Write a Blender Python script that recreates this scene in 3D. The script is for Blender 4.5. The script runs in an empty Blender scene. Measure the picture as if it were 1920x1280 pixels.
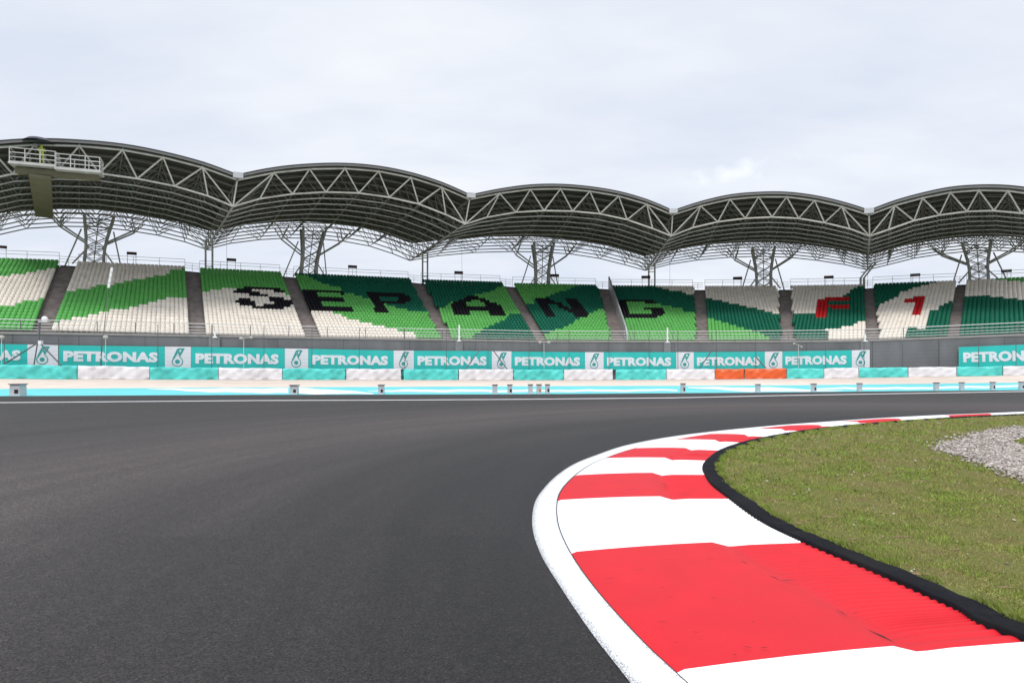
import bpy, math, random
import numpy as np
from mathutils import Vector
random.seed(7); rng = np.random.default_rng(7)
S = bpy.context.scene
COL = S.collection

# ------------------------------------------------------------------ camera
F, HOR, HC = 1280.0, 685.0, 1.5          # focal length and horizon in photo pixels, eye height in metres
cam = bpy.data.cameras.new('camera'); co = bpy.data.objects.new('camera', cam); COL.objects.link(co)
cam.sensor_width = 36; cam.lens = 36 * F / 1920; cam.shift_y = (HOR - 640) / 1920
cam.clip_start = .05; cam.clip_end = 3000
co.location = (0, 0, HC); co.rotation_euler = (math.pi / 2, 0, 0)
S.camera = co
# ------------------------------------------------------------------ overcast sky
SUN_EL, SUN_AZ = math.radians(48), math.radians(200)
w = bpy.data.worlds.new('World'); S.world = w; w.use_nodes = True
nt = w.node_tree; nt.nodes.clear()
def N(t, **k):
    n = nt.nodes.new(t)
    for a, b in k.items(): setattr(n, a, b)
    return n
def L(a, b): nt.links.new(a, b)
out = N('ShaderNodeOutputWorld'); bg = N('ShaderNodeBackground'); L(bg.outputs[0], out.inputs[0])
bg.inputs[1].default_value = .10
sky = N('ShaderNodeTexSky', sky_type='NISHITA'); sky.sun_disc = False
sky.sun_elevation = SUN_EL; sky.sun_rotation = SUN_AZ; sky.air_density = 1; sky.dust_density = 2
tc = N('ShaderNodeTexCoord'); sep = N('ShaderNodeSeparateXYZ'); L(tc.outputs['Generated'], sep.inputs[0])
# cloud sheet: project the direction on a flat layer so clouds stretch towards the horizon
zz = N('ShaderNodeMath', operation='ADD'); L(sep.outputs[2], zz.inputs[0]); zz.inputs[1].default_value = .22
dv = N('ShaderNodeVectorMath', operation='DIVIDE'); L(tc.outputs['Generated'], dv.inputs[0])
cmb = N('ShaderNodeCombineXYZ'); [L(zz.outputs[0], cmb.inputs[i]) for i in range(3)]; L(cmb.outputs[0], dv.inputs[1])
mp = N('ShaderNodeMapping'); L(dv.outputs[0], mp.inputs[0]); mp.inputs['Scale'].default_value = (.8, 1.5, .0); mp.inputs['Rotation'].default_value = (0, 0, .35)
n1 = N('ShaderNodeTexNoise'); n1.inputs['Scale'].default_value = 1.3; n1.inputs['Detail'].default_value = 6; n1.inputs['Roughness'].default_value = .52; L(mp.outputs[0], n1.inputs[0])
r1 = N('ShaderNodeValToRGB'); L(n1.outputs[0], r1.inputs[0])
e = r1.color_ramp.elements; e[0].position = .34; e[0].color = (6.8, 7.4, 8.6, 1); e[1].position = .68; e[1].color = (8.9, 9.15, 9.6, 1)
# an overcast sky is much brighter overhead than at the horizon
mr = N('ShaderNodeMapRange'); L(sep.outputs[2], mr.inputs[0]); mr.inputs[1].default_value = .50; mr.inputs[2].default_value = .95
mr.inputs[3].default_value = 1.0; mr.inputs[4].default_value = 2.5; mr.interpolation_type = 'SMOOTHSTEP'
ml = N('ShaderNodeVectorMath', operation='SCALE'); L(r1.outputs[0], ml.inputs[0]); L(mr.outputs[0], ml.inputs['Scale'])
# a thin bright break in the cloud low over the canopy
ds = N('ShaderNodeVectorMath', operation='SUBTRACT'); L(tc.outputs['Generated'], ds.inputs[0]); ds.inputs[1].default_value = (.2965, .917, .262)
d2 = N('ShaderNodeVectorMath', operation='MULTIPLY'); L(ds.outputs[0], d2.inputs[0]); d2.inputs[1].default_value = (.55, .55, 1.9)
dl = N('ShaderNodeVectorMath', operation='LENGTH'); L(d2.outputs[0], dl.inputs[0])
n5 = N('ShaderNodeTexNoise'); n5.inputs['Scale'].default_value = 34; n5.inputs['Detail'].default_value = 6; L(tc.outputs['Generated'], n5.inputs[0])
sp = N('ShaderNodeMath', operation='MULTIPLY_ADD'); L(n5.outputs[0], sp.inputs[0]); sp.inputs[1].default_value = .15; L(dl.outputs['Value'], sp.inputs[2])
sr = N('ShaderNodeMapRange'); L(sp.outputs[0], sr.inputs[0]); sr.inputs[1].default_value = .105; sr.inputs[2].default_value = .055; sr.inputs[3].default_value = 0; sr.inputs[4].default_value = 1.5
sa = N('ShaderNodeVectorMath', operation='ADD'); L(ml.outputs[0], sa.inputs[0]); L(sr.outputs[0], sa.inputs[1]); ml = sa
mx = N('ShaderNodeMix', data_type='RGBA'); mx.inputs[0].default_value = .93
L(sky.outputs[0], mx.inputs[6]); L(ml.outputs[0], mx.inputs[7]); L(mx.outputs[2], bg.inputs[0])
# ------------------------------------------------------------------ sun (veiled)
sl = bpy.data.lights.new('sun', 'SUN'); sl.energy = 1.5; sl.angle = math.radians(14); sl.color = (1, .97, .92)
so = bpy.data.objects.new('sun', sl); COL.objects.link(so)
sd = Vector((math.sin(SUN_AZ) * math.cos(SUN_EL), math.cos(SUN_AZ) * math.cos(SUN_EL), math.sin(SUN_EL)))
so.rotation_euler = sd.to_track_quat('Z', 'Y').to_euler(); so.location = sd * 100
S.view_settings.view_transform = 'Standard'; S.view_settings.look = 'None'
S.view_settings.exposure = .13; S.view_settings.gamma = 1

# ================================================================== helpers
def P(px, py, Z): return Vector(((px - 960) / F * Z, Z, HC + (HOR - py) * Z / F))
def G(px, py, z=0.0):
    Z = (HC - z) * F / (py - HOR); return Vector(((px - 960) / F * Z, Z, z))
def proj(p): return 960 + F * p[0] / p[1], HOR - F * (p[2] - HC) / p[1]
def tag(o, label=None, cat=None, group=None, kind=None):
    if label: o['label'] = label
    if cat: o['category'] = cat
    if group: o['group'] = group
    if kind: o['kind'] = kind
    return o
def empty(name, loc=(0, 0, 0)):
    o = bpy.data.objects.new(name, None); COL.objects.link(o); o.location = loc; o.empty_display_size = .3
    return o
def link(name, me, parent=None, loc=None):
    o = bpy.data.objects.new(name, me); COL.objects.link(o)
    if loc is not None: o.location = loc
    if parent: o.parent = parent
    return o
class MB:
    def __init__(s): s.v = []; s.f = []; s.m = []; s.sm = []; s.mi = 0
    def add(s, vs, fs, smooth=False):
        b = len(s.v); s.v += [tuple(v) for v in vs]; s.f += [tuple(b + i for i in f) for f in fs]
        s.m += [s.mi] * len(fs); s.sm += [smooth] * len(fs)
    def box(s, c, sx, sy, sz, X=Vector((1, 0, 0)), Y=None, Zv=Vector((0, 0, 1))):
        X = Vector(X).normalized(); Zv = Vector(Zv).normalized()
        Y = Zv.cross(X).normalized() if Y is None else Vector(Y)
        c = Vector(c); vs = []
        for k in (-.5, .5):
            for j in (-.5, .5):
                for i in (-.5, .5): vs.append(c + X * (i * sx) + Y * (j * sy) + Zv * (k * sz))
        s.add(vs, [(0, 2, 3, 1), (4, 5, 7, 6), (0, 1, 5, 4), (2, 6, 7, 3), (0, 4, 6, 2), (1, 3, 7, 5)])
    def tube(s, a, b, r, n=6, r2=None, cap=True):
        a = Vector(a); b = Vector(b); d = (b - a)
        if d.length < 1e-6: return
        d.normalize(); u = d.orthogonal().normalized(); v = d.cross(u); r2 = r if r2 is None else r2
        vs = []
        for p, q in ((a, r), (b, r2)):
            for i in range(n):
                t = 2 * math.pi * i / n; vs.append(p + u * (q * math.cos(t)) + v * (q * math.sin(t)))
        fs = [(i, (i + 1) % n, n + (i + 1) % n, n + i) for i in range(n)]
        s.add(vs, fs, True)
        if cap: s.add(vs[:n], [tuple(range(n))[::-1]]); s.add(vs[n:], [tuple(range(n))])
    def path(s, pts, r, n=6):
        for a, b in zip(pts[:-1], pts[1:]): s.tube(a, b, r, n)
    def sphere(s, c, r, nu=10, nv=6, sc=(1, 1, 1)):
        c = Vector(c); vs = [c + Vector((0, 0, r * sc[2]))]
        for j in range(1, nv):
            for i in range(nu):
                a = math.pi * j / nv; t = 2 * math.pi * i / nu
                vs.append(c + Vector((r * sc[0] * math.sin(a) * math.cos(t), r * sc[1] * math.sin(a) * math.sin(t), r * sc[2] * math.cos(a))))
        vs.append(c - Vector((0, 0, r * sc[2]))); e = len(vs) - 1; fs = []
        for i in range(nu):
            fs.append((0, 1 + i, 1 + (i + 1) % nu)); fs.append((e, e - nu + (i + 1) % nu, e - nu + i))
            for j in range(nv - 2):
                a = 1 + j * nu; fs.append((a + i, a + nu + i, a + nu + (i + 1) % nu, a + (i + 1) % nu))
        s.add(vs, fs, True)
    def build(s, name, mats, parent=None, origin=None):
        me = bpy.data.meshes.new(name)
        v = s.v
        if origin is not None:
            o_ = Vector(origin); v = [(x - o_.x, y - o_.y, z - o_.z) for x, y, z in v]
        me.from_pydata(v, [], s.f)
        if not isinstance(mats, (list, tuple)): mats = [mats]
        for m in mats: me.materials.append(m)
        me.polygons.foreach_set('material_index', s.m); me.polygons.foreach_set('use_smooth', s.sm)
        me.update()
        return link(name, me, parent, origin)
def npmesh(name, V, Fc, mats, parent=None, mi=None, smooth=False):
    """fast mesh from arrays with equal sized faces"""
    me = bpy.data.meshes.new(name); V = np.asarray(V, np.float32); Fc = np.asarray(Fc, np.int32)
    me.vertices.add(len(V)); me.vertices.foreach_set('co', V.ravel())
    k = Fc.shape[1]; me.loops.add(Fc.size); me.loops.foreach_set('vertex_index', Fc.ravel())
    me.polygons.add(len(Fc)); me.polygons.foreach_set('loop_start', np.arange(len(Fc), dtype=np.int32) * k)
    if not isinstance(mats, (list, tuple)): mats = [mats]
    for m in mats: me.materials.append(m)
    if mi is not None: me.polygons.foreach_set('material_index', np.asarray(mi, np.int32))
    if smooth: me.polygons.foreach_set('use_smooth', np.ones(len(Fc), bool))
    me.update(calc_edges=True); me.validate()
    return link(name, me, parent)

# ------------------------------------------------------------------ materials
def mat(name, col, rough=.6, var=.15, scale=3.0, bump=0.0, bscale=40, metal=0.0, spec=.5, dirt=None, dscale=.4, damt=.5, stretch=(1, 1, 1)):
    m = bpy.data.materials.new(name); m.use_nodes = True; t = m.node_tree; b = t.nodes['Principled BSDF']
    b.inputs['Roughness'].default_value = rough; b.inputs['Metallic'].default_value = metal
    b.inputs['Specular IOR Level'].default_value = spec
    tc = t.nodes.new('ShaderNodeTexCoord'); mp = t.nodes.new('ShaderNodeMapping'); t.links.new(tc.outputs['Object'], mp.inputs[0])
    mp.inputs['Scale'].default_value = stretch
    n = t.nodes.new('ShaderNodeTexNoise'); n.inputs['Scale'].default_value = scale; n.inputs['Detail'].default_value = 5
    t.links.new(mp.outputs[0], n.inputs[0])
    r = t.nodes.new('ShaderNodeValToRGB'); t.links.new(n.outputs[0], r.inputs[0])
    r.color_ramp.elements[0].position = .3; r.color_ramp.elements[1].position = .7
    r.color_ramp.elements[0].color = (*[c * (1 - var) for c in col], 1); r.color_ramp.elements[1].color = (*[min(1, c * (1 + var)) for c in col], 1)
    src = r.outputs[0]
    if dirt:
        n2 = t.nodes.new('ShaderNodeTexNoise'); n2.inputs['Scale'].default_value = dscale; n2.inputs['Detail'].default_value = 7; n2.inputs['Roughness'].default_value = .65
        t.links.new(mp.outputs[0], n2.inputs[0])
        r2 = t.nodes.new('ShaderNodeMapRange'); t.links.new(n2.outputs[0], r2.inputs[0]); r2.inputs[1].default_value = .48; r2.inputs[2].default_value = .7; r2.inputs[4].default_value = damt
        x = t.nodes.new('ShaderNodeMix'); x.data_type = 'RGBA'; t.links.new(r2.outputs[0], x.inputs[0]); t.links.new(src, x.inputs[6]); x.inputs[7].default_value = (*dirt, 1); src = x.outputs[2]
    t.links.new(src, b.inputs['Base Color'])
    if bump:
        n3 = t.nodes.new('ShaderNodeTexNoise'); n3.inputs['Scale'].default_value = bscale; n3.inputs['Detail'].default_value = 4
        t.links.new(tc.outputs['Object'], n3.inputs[0])
        bp = t.nodes.new('ShaderNodeBump'); bp.inputs['Strength'].default_value = bump; bp.inputs['Distance'].default_value = .02
        t.links.new(n3.outputs[0], bp.inputs['Height']); t.links.new(bp.outputs[0], b.inputs['Normal'])
    return m
M = dict(
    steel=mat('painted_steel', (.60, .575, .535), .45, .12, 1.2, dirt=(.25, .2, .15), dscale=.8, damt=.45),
    steel_in=mat('shade_toned_steel', (.50, .49, .47), .5, .12, 1.2, dirt=(.2, .165, .13), dscale=.8, damt=.5),  # same painted steel, base colour lowered to imitate shade under the roof
    steel_dark=mat('deep_shade_steel', (.19, .182, .17), .5, .15, 1.2, dirt=(.16, .12, .09), dscale=.8, damt=.5),  # darkest copy of that paint, deep roof shade put into its colour
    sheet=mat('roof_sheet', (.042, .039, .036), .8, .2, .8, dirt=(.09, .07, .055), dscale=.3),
    fascia=mat('fascia', (.15, .148, .142), .5, .1, 1),
    trim=mat('dark_trim', (.03, .03, .032), .5, .1, 1),
    gutter=mat('gutter_box', (.46, .46, .48), .5, .1, 1),
    conc=mat('terrace_concrete', (.27, .235, .22), .85, .2, 2, .3, 20, dirt=(.12, .1, .09), dscale=.7),
    stair=mat('stair_concrete', (.25, .215, .20), .85, .25, 1.5, .3, 20, dirt=(.13, .11, .10), dscale=.9),
    wall=mat('wall_concrete', (.145, .15, .157), .8, .15, .6, .2, 15, dirt=(.085, .088, .09), dscale=.35, damt=.7, stretch=(1, 1, .35)),
    wall2=mat('wall_pilaster', (.18, .185, .19), .8, .15, 1, .2, 15),
    cap=mat('wall_cap', (.27, .26, .25), .8, .2, 1.2, dirt=(.12, .11, .10), dscale=1.2),
    rail=mat('galvanised_rail', (.62, .63, .62), .35, .1, 2),
    raild=mat('rail_post', (.12, .13, .13), .5, .1, 2),
    white=mat('white_paint', (.78, .78, .78), .45, .05, 2),
    dark=mat('fence_steel', (.10, .105, .11), .5, .15, 2),
    wire=mat('fence_wire', (.30, .30, .31), .5, .1, 2),
    teal=mat('banner_teal', (.014, .47, .43), .5, .06, .8),
    bwhite=mat('banner_white', (.70, .70, .74), .5, .05, .8),
    letter=mat('banner_lettering', (.70, .73, .76), .5, .05, 2),
    logo=mat('emblem_green', (.02, .30, .28), .5, .05, 2),
    cteal=mat('cover_teal', (.085, .58, .53), .4, .12, 1.2, dirt=(.03, .36, .33), dscale=1.3, damt=.7),
    cwhite=mat('cover_white', (.70, .69, .71), .5, .08, 1.2, dirt=(.52, .50, .51), dscale=.9, damt=.5),
    corange=mat('cover_orange', (.72, .11, .018), .35, .15, 1.2, dirt=(.4, .05, .01), dscale=1.2, damt=.5),
    rubber=mat('black_rubber', (.006, .006, .0085), .85, .3, 8, .5, 60, spec=.12, dirt=(.02, .018, .016), dscale=2.5, damt=.5),
    led=mat('board_black', (.012, .006, .006), .5, .1, 2),
    ledred=mat('board_red', (.10, .006, .004), .5, .1, 2),
    beige=mat('catwalk_beige', (.165, .145, .095), .7, .15, 1.5),
    partition=mat('partition_metal', (.42, .42, .43), .5, .1, .7, stretch=(1, 1, 3)),
    lamp=mat('lamp_housing', (.40, .385, .35), .5, .1, 2),
    yellow=mat('vest', (.5, .6, .08), .8, .1, 5), skin=mat('skin', (.35, .2, .13), .6, .05, 5), cloth=mat('dark_cloth', (.04, .035, .05), .8, .2, 5),
)
SEATC = dict(W=(.90, .82, .72), G=(.125, .45, .105), D=(.004, .125, .07), K=(.004, .0035, .007), R=(.52, .008, .012))
SM = {k: mat('seat_' + n, SEATC[k], .5, .10, 1.5, spec=.22, dirt=tuple(c * .75 for c in SEATC[k]), dscale=.5, damt=.4) for k, n in dict(W='cream', G='light_green', D='dark_green', K='black', R='red').items()}
KEYS = 'WGDKR'

# ================================================================== plan of the stand (measured)
def tab(xs, ys): return lambda x: float(np.interp(x, xs, ys))
A_st = tab([-250, 80, 370, 590, 840, 1014, 1161, 1318, 1477, 1636, 1788, 2100], np.radians([-30, -28, -26, -23.5, -18.6, -10, 1.8, 13, 20.7, 27, 34, 42]))
_x = np.arange(-400, 2301, 5.0); _t = (_x - 960) / F
_m = -np.tan([A_st(x) for x in _x]); _g = _m / (1 - _m * _t)
_l = np.concatenate([[0], np.cumsum((_g[1:] + _g[:-1]) / 2 * np.diff(_t))]); _l -= np.interp(1160, _x, _l)
Zf = tab(_x, 75 * np.exp(_l))
A_rf = tab([-250, 100, 445, 640, 880, 1050, 1260, 1430, 1630, 1850, 2100], np.radians([-35, -33, -29, -25, -21, -6, 5, 16, 27, 36, 42]))
def C(u):
    Z = Zf(u); return Vector(((u - 960) / F * Z, Z, 0))
def Nr(u): a = A_rf(u); return Vector((math.sin(a), math.cos(a), 0))
def Ns(u): a = A_st(u); return Vector((math.sin(a), math.cos(a), 0))
ypar = tab([-250, 0, 200, 430, 700, 880, 1000, 1300, 1480, 1580, 1640, 1920, 2200], [612, 621, 624, 628, 633, 635.5, 637.5, 638.5, 637.5, 637, 635.5, 625, 612])
def zpar(u): return HC + (HOR - ypar(u)) * Zf(u) / F

# ================================================================== ground, track, kerb
def asphalt(name, base, grain):
    m = bpy.data.materials.new(name); m.use_nodes = True; t = m.node_tree; b = t.nodes['Principled BSDF']
    b.inputs['Roughness'].default_value = .62; b.inputs['Specular IOR Level'].default_value = .30
    tc = t.nodes.new('ShaderNodeTexCoord')
    v = t.nodes.new('ShaderNodeTexVoronoi'); v.inputs['Scale'].default_value = 115; t.links.new(tc.outputs['Object'], v.inputs[0])
    r = t.nodes.new('ShaderNodeValToRGB'); t.links.new(v.outputs['Color'], r.inputs[0])
    el = r.color_ramp.elements; el[0].position = .1; el[0].color = (*[c * (1 - grain) for c in base], 1); el[1].position = .85; el[1].color = (*[c * (1 + grain) for c in base], 1)
    x = el.new(.97); x.color = (*[c * (1 + 3.2 * grain) for c in base], 1)
    # rubbered line: tone follows the distance from the centre of the corner
    sb_ = t.nodes.new('ShaderNodeVectorMath'); sb_.operation = 'SUBTRACT'; t.links.new(tc.outputs['Object'], sb_.inputs[0]); sb_.inputs[1].default_value = (13.5, 6.0, 0)
    ln_ = t.nodes.new('ShaderNodeVectorMath'); ln_.operation = 'LENGTH'; t.links.new(sb_.outputs[0], ln_.inputs[0])
    sx_ = t.nodes.new('ShaderNodeSeparateXYZ'); t.links.new(sb_.outputs[0], sx_.inputs[0])
    at_ = t.nodes.new('ShaderNodeMath'); at_.operation = 'ARCTAN2'; t.links.new(sx_.outputs[1], at_.inputs[0]); t.links.new(sx_.outputs[0], at_.inputs[1])
    am = t.nodes.new('ShaderNodeMath'); am.operation = 'MULTIPLY'; t.links.new(at_.outputs[0], am.inputs[0]); am.inputs[1].default_value = 1.1
    rm = t.nodes.new('ShaderNodeMath'); rm.operation = 'MULTIPLY'; t.links.new(ln_.outputs['Value'], rm.inputs[0]); rm.inputs[1].default_value = .95
    mp = t.nodes.new('ShaderNodeCombineXYZ'); t.links.new(rm.outputs[0], mp.inputs[0]); t.links.new(am.outputs[0], mp.inputs[1])
    rad = t.nodes.new('ShaderNodeMapRange'); t.links.new(ln_.outputs['Value'], rad.inputs[0]); rad.inputs[1].default_value = 12; rad.inputs[2].default_value = 32
    rr_ = t.nodes.new('ShaderNodeValToRGB'); t.links.new(rad.outputs[0], rr_.inputs[0]); re_ = rr_.color_ramp.elements
    re_[0].position = 0; re_[0].color = (.25, .25, .265, 1); re_[1].position = 1; re_[1].color = (.52, .52, .52, 1)
    for p_, c_ in ((.10, (.26, .255, .265)), (.20, (.42, .41, .405)), (.30, (.74, .705, .67)), (.42, (.98, .91, .85)), (.52, (.72, .69, .66)), (.66, (.50, .49, .485))): q_ = re_.new(p_); q_.color = (*c_, 1)
    n = t.nodes.new('ShaderNodeTexNoise'); n.inputs['Scale'].default_value = 1.0; n.inputs['Detail'].default_value = 6; n.inputs['Roughness'].default_value = .6; n.inputs['Distortion'].default_value = .4
    t.links.new(mp.outputs[0], n.inputs[0])
    mr = t.nodes.new('ShaderNodeMapRange'); t.links.new(n.outputs[0], mr.inputs[0]); mr.inputs[1].default_value = .3; mr.inputs[2].default_value = .7; mr.inputs[3].default_value = .78; mr.inputs[4].default_value = 1.24
    ns = t.nodes.new('ShaderNodeTexNoise'); ns.inputs['Scale'].default_value = 3.4; ns.inputs['Detail'].default_value = 3; ns.inputs['Distortion'].default_value = .2; t.links.new(mp.outputs[0], ns.inputs[0])
    mrs = t.nodes.new('ShaderNodeMapRange'); t.links.new(ns.outputs[0], mrs.inputs[0]); mrs.inputs[1].default_value = .3; mrs.inputs[2].default_value = .7; mrs.inputs[3].default_value = .86; mrs.inputs[4].default_value = 1.13
    n2 = t.nodes.new('ShaderNodeTexNoise'); n2.inputs['Scale'].default_value = 9; n2.inputs['Detail'].default_value = 8; n2.inputs['Roughness'].default_value = .7; t.links.new(tc.outputs['Object'], n2.inputs[0])
    mr2 = t.nodes.new('ShaderNodeMapRange'); t.links.new(n2.outputs[0], mr2.inputs[0]); mr2.inputs[1].default_value = .3; mr2.inputs[2].default_value = .7; mr2.inputs[3].default_value = .82; mr2.inputs[4].default_value = 1.18
    mm = t.nodes.new('ShaderNodeMath'); mm.operation = 'MULTIPLY'; t.links.new(mr.outputs[0], mm.inputs[0]); t.links.new(mr2.outputs[0], mm.inputs[1])
    m3 = t.nodes.new('ShaderNodeMath'); m3.operation = 'MULTIPLY'; t.links.new(mm.outputs[0], m3.inputs[0]); t.links.new(mrs.outputs[0], m3.inputs[1]); mm = m3
    sc = t.nodes.new('ShaderNodeVectorMath'); sc.operation = 'SCALE'; mc = t.nodes.new('ShaderNodeVectorMath'); mc.operation = 'MULTIPLY'; t.links.new(r.outputs[0], mc.inputs[0]); t.links.new(rr_.outputs[0], mc.inputs[1])
    t.links.new(mc.outputs[0], sc.inputs[0]); t.links.new(mm.outputs[0], sc.inputs['Scale'])
    t.links.new(sc.outputs[0], b.inputs['Base Color'])
    bp = t.nodes.new('ShaderNodeBump'); bp.inputs['Strength'].default_value = .75; bp.inputs['Distance'].default_value = .006
    t.links.new(v.outputs['Distance'], bp.inputs['Height']); t.links.new(bp.outputs[0], b.inputs['Normal'])
    return m
M['asphalt'] = asphalt('track_asphalt', (.054, .0455, .0430), .95)
M['asphalt2'] = asphalt('edge_asphalt', (.045, .039, .037), .5)
def ground_mat():
    m = bpy.data.materials.new('turf_soil'); m.use_nodes = True; t = m.node_tree; b = t.nodes['Principled BSDF']; b.inputs['Roughness'].default_value = .95; b.inputs['Specular IOR Level'].default_value = .15
    tc = t.nodes.new('ShaderNodeTexCoord')
    n = t.nodes.new('ShaderNodeTexNoise'); n.inputs['Scale'].default_value = 2.2; n.inputs['Detail'].default_value = 10; n.inputs['Roughness'].default_value = .75; t.links.new(tc.outputs['Object'], n.inputs[0])
    r = t.nodes.new('ShaderNodeValToRGB'); t.links.new(n.outputs[0], r.inputs[0]); el = r.color_ramp.elements
    el[0].position = .32; el[0].color = (.16, .10, .055, 1); el[1].position = .68; el[1].color = (.115, .135, .03, 1)
    x = el.new(.45); x.color = (.14, .13, .04, 1)
    n3 = t.nodes.new('ShaderNodeTexNoise'); n3.inputs['Scale'].default_value = 60; n3.inputs['Detail'].default_value = 5; t.links.new(tc.outputs['Object'], n3.inputs[0])
    mr = t.nodes.new('ShaderNodeMapRange'); t.links.new(n3.outputs[0], mr.inputs[0]); mr.inputs[1].default_value = .3; mr.inputs[2].default_value = .7; mr.inputs[3].default_value = .6; mr.inputs[4].default_value = 1.35
    sc = t.nodes.new('ShaderNodeVectorMath'); sc.operation = 'SCALE'; t.links.new(r.outputs[0], sc.inputs[0]); t.links.new(mr.outputs[0], sc.inputs['Scale'])
    t.links.new(sc.outputs[0], b.inputs['Base Color'])
    bp = t.nodes.new('ShaderNodeBump'); bp.inputs['Strength'].default_value = .8; bp.inputs['Distance'].default_value = .02; t.links.new(n3.outputs[0], bp.inputs['Height']); t.links.new(bp.outputs[0], b.inputs['Normal'])
    return m
M['turf'] = ground_mat()
M['sand'] = mat('sandy_gravel', (.66, .555, .47), .95, .12, 1.5, .5, 30, dirt=(.54, .44, .37), dscale=.25, damt=.6, stretch=(.3, 1, 1))
M['runoff'] = mat('runoff_turquoise', (.125, .565, .575), .55, .05, .8, dirt=(.11, .49, .50), dscale=.3, damt=.5)
M['runwhite'] = mat('runoff_white', (.80, .80, .80), .55, .04, .8)
M['linewhite'] = mat('old_line_white', (.52, .51, .50), .7, .1, .8)
M['farground'] = mat('far_ground', (.12, .13, .06), .95, .3, .05)

b_ = MB(); b_.add([(-900, -300, -.06), (900, -300, -.06), (900, 1500, -.06), (-900, 1500, -.06)], [(0, 1, 2, 3)])
tag(b_.build('ground', M['farground']), kind='structure')
# the track: one asphalt sheet from behind the camera to the far edge
ytb = tab([-600, 0, 480, 960, 1400, 1500, 1920, 2500], [744, 742.5, 740, 739, 736, 735, 731, 724])    # teal strip, near edge
ytt = tab([-600, 0, 480, 960, 1400, 1500, 1920, 2500], [731, 729, 726, 724, 722.5, 722, 717, 709])    # teal strip, far edge
ywl = tab([-600, 0, 480, 780, 960, 1260, 1480, 1920, 2500], [757, 755, 751, 750, 748.8, 746, 741.3, 734, 725])
xs = np.arange(-600, 2501, 50.0)
near = [(-60, -20), (60, -20)]
b_ = MB(); vs = []; fs = []
for x in xs:
    g = G(x, ytb(x)); vs += [(g.x, g.y, 0), (g.x * 1.0, -20, 0)]
for i in range(len(xs) - 1): fs.append((2 * i + 1, 2 * i + 3, 2 * i + 2, 2 * i))
b_.add(vs, fs); tag(b_.build('track', M['asphalt']), kind='structure')
def near_pt(x): return G(x, ytb(x))
def far_pt(x): Z = min(HC * F / (ytt(x) - HOR), Zf(x) - 2.6 - 6.5); return P(x, ytt(x), Z)
def rp(x, y, z):
    a = near_pt(x); c = far_pt(x); l, h = 0.0, 1.0
    for _ in range(24):
        m_ = (l + h) / 2; q = a.lerp(c, m_)
        if proj(q)[1] > y: l = m_
        else: h = m_
    q = a.lerp(c, l); q.z += z; return q
def strip(name, ya, yb, m, z, x0=-600, x1=2500, step=20, ro=False):
    b = MB(); xs = np.arange(x0, x1 + 1, step); vs = []
    for x in xs:
        a = G(x, ya(x)); c = G(x, yb(x)); a.z = c.z = z
        if ro: a = rp(x, ya(x), z); c = rp(x, yb(x), z)
        vs += [a, c]
    b.add(vs, [(2 * i + 1, 2 * i + 3, 2 * i + 2, 2 * i) for i in range(len(xs) - 1)])
    return tag(b.build(name, m), kind='structure')
strip('track_edge_strip', lambda x: ytb(x) + .15, lambda x: ywl(x) - 1.1, M['asphalt2'], .004)
strip('track_edge_line', lambda x: ywl(x) - .8, lambda x: ywl(x) + .5, M['linewhite'], .008)
strip('runoff_strip', ytt, ytb, M['runoff'], .004, ro=True)
def wave(tbl):
    x_ = [t[0] for t in tbl]; a = tab(x_, [t[1] for t in tbl]); c = tab(x_, [t[2] for t in tbl])
    wv = lambda x: .04 * math.sin(x * .055) + .02 * math.sin(x * .13)
    strip('runoff_marking', lambda x: ytt(x) + (a(x) + wv(x)) * (ytb(x) - ytt(x)), lambda x: ytt(x) + (c(x) + wv(x)) * (ytb(x) - ytt(x)), M['runwhite'], .012, x_[0], x_[-1], 5, ro=True)
wave([(275, .13, .16), (400, .15, .65), (540, .15, .82)]); wave([(545, .12, .85), (580, .15, .93), (640, .45, .93), (700, .82, .93)])
wave([(690, .5, .55), (760, .4, .7), (850, .4, .7), (930, .45, .72), (1050, .48, .72), (1150, .5, .76), (1270, .5, .7)])
wave([(1290, .2, .3), (1400, .3, .87), (1440, .3, .9), (1500, .55, .9), (1580, .9, .95)]); wave([(1530, .5, .6), (1600, .4, .7), (1700, .5, .76), (1760, .45, .7), (1830, .4, .68), (1910, .35, .6), (2000, .4, .6)])
# barrier base line and gravel trap rising to it
ybb = tab([-600, 0, 144, 480, 700, 1000, 1300, 1545, 1794, 1920, 2300], [707, 710, 711, 711.8, 712, 712.5, 711.5, 709, 705.5, 703.5, 697])
ybt = tab([-600, 0, 144, 300, 480, 700, 1000, 1300, 1545, 1794, 1920, 2300], [676, 683.5, 685, 688, 690, 691.5, 692.5, 692, 690, 687.5, 685.5, 677])
def Zb(u): return Zf(u) - 2.6
def zbb(u): return HC + (HOR - ybb(u)) * Zb(u) / F
b_ = MB(); vs = []; xs = np.arange(-600, 2501, 25.0); K = 8
for x in xs:
    a = far_pt(x); a.z -= .002; c = P(x, ybb(x), Zb(x)); d = c + Ns(x) * 6; d.z = c.z
    for k in range(K + 1):
        t = k / K; p = a.lerp(c, t); p.z = a.z + (c.z - a.z) * (t * t) + .0 ; vs.append(p)
    vs.append(d)
K2 = K + 2
b_.add(vs, [(i * K2 + k, (i + 1) * K2 + k, (i + 1) * K2 + k + 1, i * K2 + k + 1) for i in range(len(xs) - 1) for k in range(K + 1)], True)
tag(b_.build('gravel_trap', M['sand']), kind='structure')

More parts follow.
